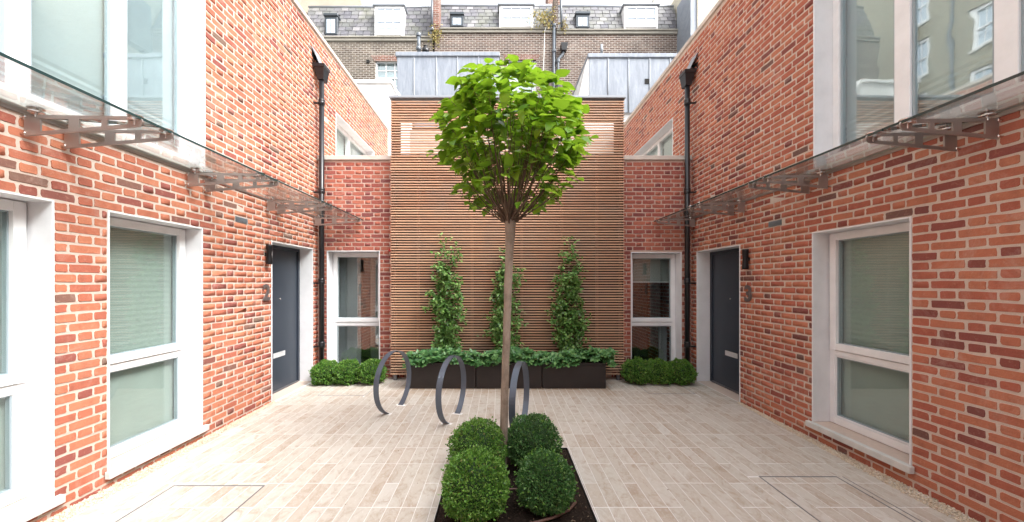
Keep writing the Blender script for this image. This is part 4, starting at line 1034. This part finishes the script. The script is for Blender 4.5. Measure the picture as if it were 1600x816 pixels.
f=MB(); f.box(at(621,0,12)[0],at(785,0,12)[0],12.1,14.5,3.5,at(0,200,12)[2]-.01); tag(f.build('party_wall','stock_b'),'brown brick wall below the lead clad box left of the screen top','wall')

# ------------------------------------------------------------------ old terrace houses behind
YR=14.6
def sash(parent,x0,x1,y0,y1,Y,cols=3,rows=4,name='window',ft=6):
    """sash window between photo pixels, at distance Y"""
    a=at(x0,y1,Y); b=at(x1,y0,Y); X0,X1,Z0,Z1=a[0],b[0],a[2],b[2]; P=lambda u,n,z:(u,Y+n,z); fw=.09
    f=MB(); ring(f,P,X0,X1,Z0,Z1,fw,-.03,.08,bev=.008); w_=f.build(name,'white',parent)
    f=MB(); mid=(Z0+Z1)/2
    f.box(X0+fw,X1-fw,Y+.0,Y+.05,mid-.025,mid+.025)
    for c in range(1,cols): u=X0+fw+(X1-X0-2*fw)*c/cols; f.box(u-.014,u+.014,Y+.01,Y+.04,Z0+fw,Z1-fw)
    for r_ in range(1,rows):
        if r_*2==rows: continue
        z=Z0+fw+(Z1-Z0-2*fw)*r_/rows; f.box(X0+fw,X1-fw,Y+.012,Y+.038,z-.014,z+.014)
    f.build('glazing_bar','white',w_)
    f=MB(); f.box(X0+fw,X1-fw,Y+.045,Y+.05,Z0+fw,Z1-fw); f.build('pane','glass_dark',w_)
    f=MB(); f.box(X0+fw,X1-fw,Y+.12,Y+.13,Z0+fw,Z1-fw*.5); f.build('net_curtain','blind_grey',w_)
    return w_
def old_house(x0,x1,corn,top,mat_,lab,dormers,skylights,low):
    X0,X1=at(x0,0,YR)[0],at(x1,0,YR)[0]; Zc=at(0,corn,YR)[2]; Yt=YR+.62; Zt=at(0,top,Yt)[2]
    h=thing('terrace_house',((X0+X1)/2,YR,0),lab,'house','old stock brick houses behind the courtyard')
    ops=[]
    for (a,b,c,d) in low: p=at(a,d,YR); q=at(b,c,YR); ops.append((p[0],q[0],p[2],q[2]))
    P=lambda u,n,z:(u,YR+n,z)
    wc=wall_core(P,X0,X1,0,Zc,ops,0,.35); wc.build('wall',mat_,h)
    for (a,b,c,d) in low:
        w_=sash(h,a,b,c,d,YR+.12,3,4)
        p=at(a,c,YR); q=at(b,c,YR); n=max(8,int((q[0]-p[0])/.07)); 
        for i in range(n+1):   # voussoirs of the arch
            t=i/n; xx=p[0]+(q[0]-p[0])*t; tilt=(t-.5)*.25; zz=p[2]+.0; f=MB(); f.hexa([(xx-.03,YR-.012,zz-.02),(xx+.03,YR-.012,zz-.02),(xx+.03,YR-.001,zz-.02),(xx-.03,YR-.001,zz-.02),(xx-.034+tilt,YR-.012,zz+.2),(xx+.034+tilt,YR-.012,zz+.2),(xx+.034+tilt,YR-.001,zz+.2),(xx-.034+tilt,YR-.001,zz+.2)]); f.build('arch_brick','chimney',h)
        f=MB(); f.box(p[0],q[0],YR+.36,YR+.4,at(0,d,YR)[2],p[2]); f.build('blind','blind_grey',h)
    # cornice
    f=MB(); f.bevel_box(X0,X1,YR-.10,YR+.2,Zc+.001,Zc+.07,.015); f.bevel_box(X0,X1,YR-.06,YR+.2,Zc-.11,Zc,.015); f.build('cornice','cornice',h)
    # mansard
    f=MB(); zb=Zc+.06; f.add([(X0,YR+.10,zb),(X1,YR+.10,zb),(X1,Yt,Zt),(X0,Yt,Zt),(X0,Yt+4,Zt+.3),(X1,Yt+4,Zt+.3),(X1,Yt+4,0),(X0,Yt+4,0),(X0,YR+.3,0),(X1,YR+.3,0)],[(0,1,2,3),(3,2,5,4),(4,5,6,7),(0,3,4,7,8),(1,2,5,6,9)])
    roof=f.build('roof','slate_gap',h)
    hs=math.hypot(Zt-zb,Yt-YR-.1); nrow=max(6,int(hs/.2)); rh=hs/nrow; uy=(Yt-YR-.1)/hs; uz=(Zt-zb)/hs
    me=None; sw=.305; block=[]
    for (a,b,c,d) in dormers+skylights: p=at(a,c,YR+.2); q=at(b,d,YR+.2); block.append((p[0]-.0,q[0]+.0,q[2]-.05,p[2]+.05))
    f=MB(); hx,t_=.143,.012; L_=rh+.05
    f.hexa([(-hx,-.028,0),(hx,-.028,0),(hx,-.014,0),(-hx,-.014,0),(-hx,-.012+uy*L_,uz*L_),(hx,-.012+uy*L_,uz*L_),(hx,.0+uy*L_,uz*L_),(-hx,.0+uy*L_,uz*L_)])
    sm=bpy.data.meshes.new('slate'); sm.from_pydata(f.v,[],f.f); sm.materials.append(M['slate'])
    for r_ in range(nrow):
        z=zb+r_*rh*uz; runs=[(X0+.01,X1-.01)]
        for (a,b,c,d) in block:
            if c<z+rh*.6 and d>z+.02:
                runs=[q for s0,s1 in runs for q in ((s0,min(s1,a)),(max(s0,b),s1)) if q[1]-q[0]>.05]
        for s0,s1 in runs:
            x=s0-(sw/2 if r_%2 else 0)
            while x<s1:
                a,b=max(x,s0),min(x+sw,s1); x+=sw
                if b-a<.05: continue
                o=link('slate',sm,((a+b)/2,YR+.10+r_*rh*uy-.002*random.random(),z+random.uniform(-.006,.006)),roof); o.scale=((b-a)/sw*random.uniform(.97,1.0),1,1)
    f=MB(); f.tube([(X0,Yt,Zt+.01),(X1,Yt,Zt+.02)],.06,8); f.build('ridge_flashing','flash',roof,smooth=True)
    for (a,b,c,d) in dormers:
        Yd=YR+.08; p=at(a,c,Yd); q=at(b,d,Yd); f=MB(); f.bevel_box(p[0],q[0],Yd,Yd+1.6,q[2],p[2]+.02,.01); 
        dd=f.build('dormer','white',h); P2=None
        f=MB(); f.bevel_box(p[0]-.06,q[0]+.06,Yd-.08,Yd+1.6,p[2]+.021,p[2]+.09,.01); f.build('dormer_roof','flash',dd)
        X0_,X1_,Z0_,Z1_=p[0]+.12,q[0]-.12,q[2]+.08,p[2]-.09; cols=3
        f=MB(); f.box(X0_,X1_,Yd-.012,Yd-.004,Z0_,Z1_); f.build('pane','sky_pane',dd)
        f=MB(); ring(f,lambda u,n,z:(u,Yd+n,z),X0_-.05,X1_+.05,Z0_-.05,Z1_+.05,.05,-.05,-.001,bev=.004)
        for c_ in range(1,cols): u=X0_+(X1_-X0_)*c_/cols; f.box(u-.014,u+.014,Yd-.03,Yd-.013,Z0_,Z1_)
        mid=(Z0_+Z1_)/2; f.box(X0_,X1_,Yd-.045,Yd-.031,mid-.025,mid+.02)
        if (Z1_-Z0_)>.8:
            for k in (.25,.75): z=Z0_+(Z1_-Z0_)*k; f.box(X0_,X1_,Yd-.029,Yd-.0125,z-.012,z+.012)
        f.build('sash','white',dd)
    for (a,b,c,d) in skylights:
        Yd=YR+.12; p=at(a,c,Yd); q=at(b,d,Yd); f=MB(); f.bevel_box(p[0],q[0],Yd,Yd+1.0,q[2],p[2],.01); s=f.build('roof_window','roofwin',h)
        f=MB(); g0,g1=p[0]+.09,q[0]-.09; f.box(g0,(g0+g1)/2-.012,Yd-.01,Yd-.003,q[2]+.06,p[2]-.24); f.box((g0+g1)/2+.012,g1,Yd-.01,Yd-.003,q[2]+.06,p[2]-.24); f.build('pane','sky_pane',s)
        f=MB(); f.bevel_box(p[0]-.03,q[0]+.03,Yd-.05,Yd+.9,p[2]-.12,p[2]-.02,.01); f.build('hood','roofwin',s)
    return h
M['roofwin']=mat('dark grey roof window metal',(.05,.06,.07),.4,.3)
M['sky_pane']=mat('curtained attic glass',(.45,.52,.60),.08,0,.8)
old_house(470,676,61,12,'stock_a','old stock brick house left of the middle pipe, with slate mansard',[(585,631,11,57)],[(507,527,21,54)],[(586,634,95,150)])
old_house(679,866,48,10,'stock_b','old stock brick house behind the tree top, with slate mansard',[(780,833,10,44)],[(704,724,19,41)],[(792,838,93,160)])
old_house(869,1064,50,11,'stock_b','old stock brick house on the right, with wide attic dormer',[(975,1028,10,45)],[(900,921,18,43)],[])
def simple(name,mb,m,lab,cat,**k): return tag(mb.build(name,m,**k),lab,cat)
# chimneys and party walls
def pier(x0,x1,y0,y1,Y,dep,m,name,lab,cat):
    p=at(x0,y1,Y); q=at(x1,y0,Y); t=thing(name,((p[0]+q[0])/2,Y,p[2]),lab,cat); f=MB(); f.bevel_box(p[0],q[0],Y,Y+dep,p[2],q[2],.01); f.build('stack','%s'%m,t); return t
pier(675,686,-25,47,14.45,.5,'chimney','chimney_stack','narrow brick chimney stack beside the middle roof pipe','chimney')
pier(856,876,-25,14,15.3,.9,'chimney','chimney_stack','red brick chimney rising behind the second roof','chimney')
pier(866,872,-10,44,14.5,.5,'stock_b','party_wall','thin brick party wall between the second and third mansard roofs','wall')
p=at(470,12,17); f=MB(); 
f.prism([(at(470,0,17)[0],at(0,20,17)[2]),(at(566,0,17)[0],at(0,20,17)[2]),(at(566,0,17)[0],at(0,9,17)[2]),(at(556,0,17)[0],at(0,-30,17)[2]),(at(470,0,17)[0],at(0,-30,17)[2])],lambda a,b,t:(a,t,b),17,20)
simple('gable_wall',f,'gable','stained beige gable behind the left slate roof','wall')
f=MB(); f.prism([(at(1015,0,16)[0],at(0,15,16)[2]),(at(1030,0,16)[0],at(0,-20,16)[2]),(at(1095,0,16)[0],at(0,-20,16)[2]),(at(1095,0,16)[0],at(0,70,16)[2]),(at(1058,0,16)[0],at(0,70,16)[2]),(at(1058,0,16)[0],at(0,14,16)[2])],lambda a,b,t:(a,t,b),15.9,17)
simple('gable_wall',f,'grey_render','grey rendered gable behind the right end of the slate roofs','wall')
f=MB(); f.box(at(1090,0,13.5)[0],at(1250,0,13.5)[0],13.5,20,0,at(0,-60,13.5)[2]); pb=simple('pale_brick_building',f,'pale_brick','pale cream brick building above the right house coping','building')
f=MB(); f.box(at(1078,0,13.6)[0],at(1089,0,13.6)[0],13.55,14.6,at(0,60,13.6)[2],at(0,-20,13.6)[2]); simple('lead_flashing',f,'lead','tall strip of lead flashing beside the pale brick building','flashing')
# rain pipes and flues of the old houses
def pipe(pts,r,m,lab,name='rain_pipe',cat='pipe',col=()):
    t=thing(name,pts[-1],lab,cat); f=MB(); f.tube(pts,r,8); f.build('pipe',m,t,smooth=True)
    for c in col: f=MB(); f.lathe([(r*1.4,-.05),(r*1.5,0),(r*1.4,.05)],c,10); f.build('collar',m,t)
    return t
M['pipegrey']=mat('blue grey painted pipe',(.10,.115,.135),.35)
pipe([at(865.5,38,14.5),at(865.5,125,14.5),at(865.5,200,14.5)],.06,'pipegrey','straight grey rain pipe left of the small hopper on the old brick wall',col=[at(865.5,40,14.5),at(865.5,80,14.5)])
t=pipe([at(880,80,14.45),at(880,84,14.45),at(872,93,14.45),at(872,100,14.45),at(872,200,14.45)],.055,'pipegrey','rain pipe with offset bend and black hopper right of the straight pipe',col=[at(872,96,14.45)])
p=at(881,79,14.45); f=MB(); f.hexa([(p[0]-.09,14.32,p[2]-.05),(p[0]+.09,14.32,p[2]-.05),(p[0]+.09,14.55,p[2]-.05),(p[0]-.09,14.55,p[2]-.05),(p[0]-.14,14.28,p[2]+.22),(p[0]+.14,14.28,p[2]+.22),(p[0]+.14,14.58,p[2]+.22),(p[0]-.14,14.58,p[2]+.22)]); f.build('hopper','iron',t)
pipe([at(675,-15,14.4),at(675,48,14.4)],.05,'pipegrey','grey pipe running up the narrow chimney stack',col=[at(675,46,14.4)])
pipe([at(876,-15,14.4),at(877.5,42,14.4)],.045,'pipegrey','pale grey pipe up the party wall between the right mansards')
pipe([at(1074,-15,14.3),at(1076,28,14.3),at(1071,40,14.3),at(1070,80,14.3)],.075,'pipegrey','thick dark pipe in front of the grey rendered gable',col=[at(1075,30,14.3),at(1071,40,14.3)])
pipe([at(654,54,13.2),at(654.5,84,13.2)],.065,'pipegrey','short grey flue pipe standing on the left lead clad box','flue_pipe','flue',col=[at(654,55,13.2),at(654,76,13.2)])
pipe([at(940,70,13.2),at(940,84,13.2)],.05,'flash','small grey vent pipe standing on the right lead clad box','flue_pipe','flue')
pipe([at(853,44,14.5),at(851,48,14.5),at(849.5,100,14.5),at(847,170,14.5)],.016,'cable','thin pale cable hanging down the old brick wall','cable','cable')
f=MB(); p=at(665,78,13.3); f.lathe([(.10,-.12),(.13,-.1),(.13,.02),(.06,.06),(.05,.12),(.08,.14)],p,12); simple('roof_cowl',f,'iron','small black cowl beside the flue on the left lead box','cowl',smooth=True)
f=MB(); p=at(575,96,14.58); f.box(p[0]-.06,p[0]+.06,14.56,14.6,p[2]-.06,p[2]+.06); simple('wall_vent',f,'pot_dark','small black square vent in the old brick wall left of the sash window','vent')
def weeds(px0,py0,sx_,sy_,n,lab):
    c=np.array(at(px0,py0,14.45)); pos=c+rng.normal(0,1,(n,3))*[sx_,.08,sy_]; t=thing('weed_plant',tuple(c-[0,0,sy_*1.5]),lab,'plant')
    scatter('foliage',*LEAF_S,pos,basis(rand_dirs(n)+[0,0,-.2],rand_dirs(n)),rng.uniform(.06,.12,n),'dry_leaf',t,kind='stuff')
    f=MB()
    for i in range(7): f.tube([tuple(c-[0,0,sy_*1.5]),tuple(c+rng.normal(0,1,3)*[sx_,.03,sy_])],[.012,.004],4)
    f.build('stem','twig',t)
weeds(851,30,.28,.20,260,'straggly yellow weed growing on the cornice beside the middle dormer')
weeds(681,54,.13,.22,170,'yellow weed hanging from the cornice by the narrow chimney stack')
weeds(880,38,.07,.14,60,'small weed at the foot of the party wall between the mansards')

# ------------------------------------------------------------------ tall building beyond the left house (seen mirrored in the windows) and the range behind the camera
tb=thing('apartment_block',(-13,6,0),'tall yellow stock brick block with white sash windows, mirrored in the right house windows','building')
PT=lambda u,n,z:(-12.5-n,u,z); ops=[(y,y+1.0,z,z+1.65) for y in (-6,-3.4,-.8,1.8,4.4,7.0,9.6,14.2,16.7) for z in (1.4,3.9,6.4,8.9,11.4,13.9,16.4)]
wall_core(PT,-9,24,0,20,ops,0,.35).build('wall','yellow_side',tb)
for (a,b,c,d) in ops:
    if c<3: continue
    f=MB(); ring(f,PT,a,b,c,d,.12,.06,.14,bev=0.004); pbox(f,PT,a+.12,b-.12,.08,.13,(c+d)/2-.03,(c+d)/2+.03); 
    for k in (1,2): u=a+.12+(b-a-.24)*k/3; pbox(f,PT,u-.015,u+.015,.09,.12,c+.12,d-.12)
    w_=f.build('window','white',tb); f=MB(); pbox(f,PT,a+.12,b-.12,.135,.14,c+.12,d-.12); f.build('pane','sky_pane',w_)
    f=MB(); pbox(f,PT,a-.05,b+.05,-.05,.06,c-.08,c-.002); f.build('sill','sill',w_)
f=MB(); pbox(f,PT,-9,24,.36,6,19.3,19.6); f.build('roof','flash',tb)
f=MB(); f.tube([(-12.42,15.75,0),(-12.42,15.75,20)],.07,8); f.build('rain_pipe','pipegrey',tb)
rb=thing('brick_house',(0,-4.8,0),'red brick range closing the courtyard behind the viewpoint','house')
PC=lambda u,n,z:(u,-4.6-n,z)
ops=[(-1.0,1.2,0,2.6),(-2.8,-1.8,.9,2.2),(1.9,2.9,.9,2.2),(-2.6,-1.2,3.4,4.9),(1.3,2.7,3.4,4.9)]
wall_core(PC,-8.5,8.5,0,5.4,ops,0,.3).build('wall','red_far',rb)
for (a,b,c,d) in ops:
    f=MB(); ring(f,PC,a,b,c,d,.07,.08,.15,bev=.003); w_=f.build('window','white',rb); f=MB(); pbox(f,PC,a+.07,b-.07,.10,.11,c+.07,d-.07); f.build('pane','sky_pane',w_)

rt=thing('apartment_block',(12,6,0),'pale brick block beyond the right house, mirrored in the upper left windows','building')
PU=lambda u,n,z:(11.0+n,u,z); ops=[(y,y+1.0,z,z+1.6) for y in (-5,-1.5,3,6.5,11,14.5,18) for z in (6.2,9.4)]
M['pale_side']=brickwork('pale cream brickwork of the side block', 1, (.50,.48,.41), (.44,.42,.36), (.52,.50,.45), dirt_amt=.1, ms=.008)
wall_core(PU,-9,23,0,12.6,ops,0,.35).build('wall','pale_side',rt)
for (a,b,c,d) in ops:
    f=MB(); ring(f,PU,a,b,c,d,.12,.06,.14,bev=0.004); pbox(f,PU,a+.12,b-.12,.08,.13,(c+d)/2-.03,(c+d)/2+.03); w_=f.build('window','white',rt)
    f=MB(); pbox(f,PU,a+.12,b-.12,.135,.14,c+.12,d-.12); f.build('pane','sky_pane',w_)
f=MB(); pbox(f,PU,-9,23,-.06,6,12.605,12.8); f.build('roof','coping',rt)

# a little litter on the paving
n=70; pos=np.stack([rng.uniform(-3.0,3.1,n),rng.uniform(2.3,6.0,n),np.full(n,.003)],-1); pos=pos[~((pos[:,0]>BX0)&(pos[:,0]<BX1)&(pos[:,1]<BY1))]; n=len(pos)
M['litter']=mat('brown leaf litter',(.10,.07,.045),.8)
tag(scatter('leaf_litter',*LEAF_Q,pos,basis(rand_dirs(n)*[1,1,.1],rand_dirs(n)*.2+[0,0,1.]),rng.uniform(.006,.02,n),'litter',kind='stuff'),'tiny brown bits of leaf litter scattered on the paving','leaf litter')
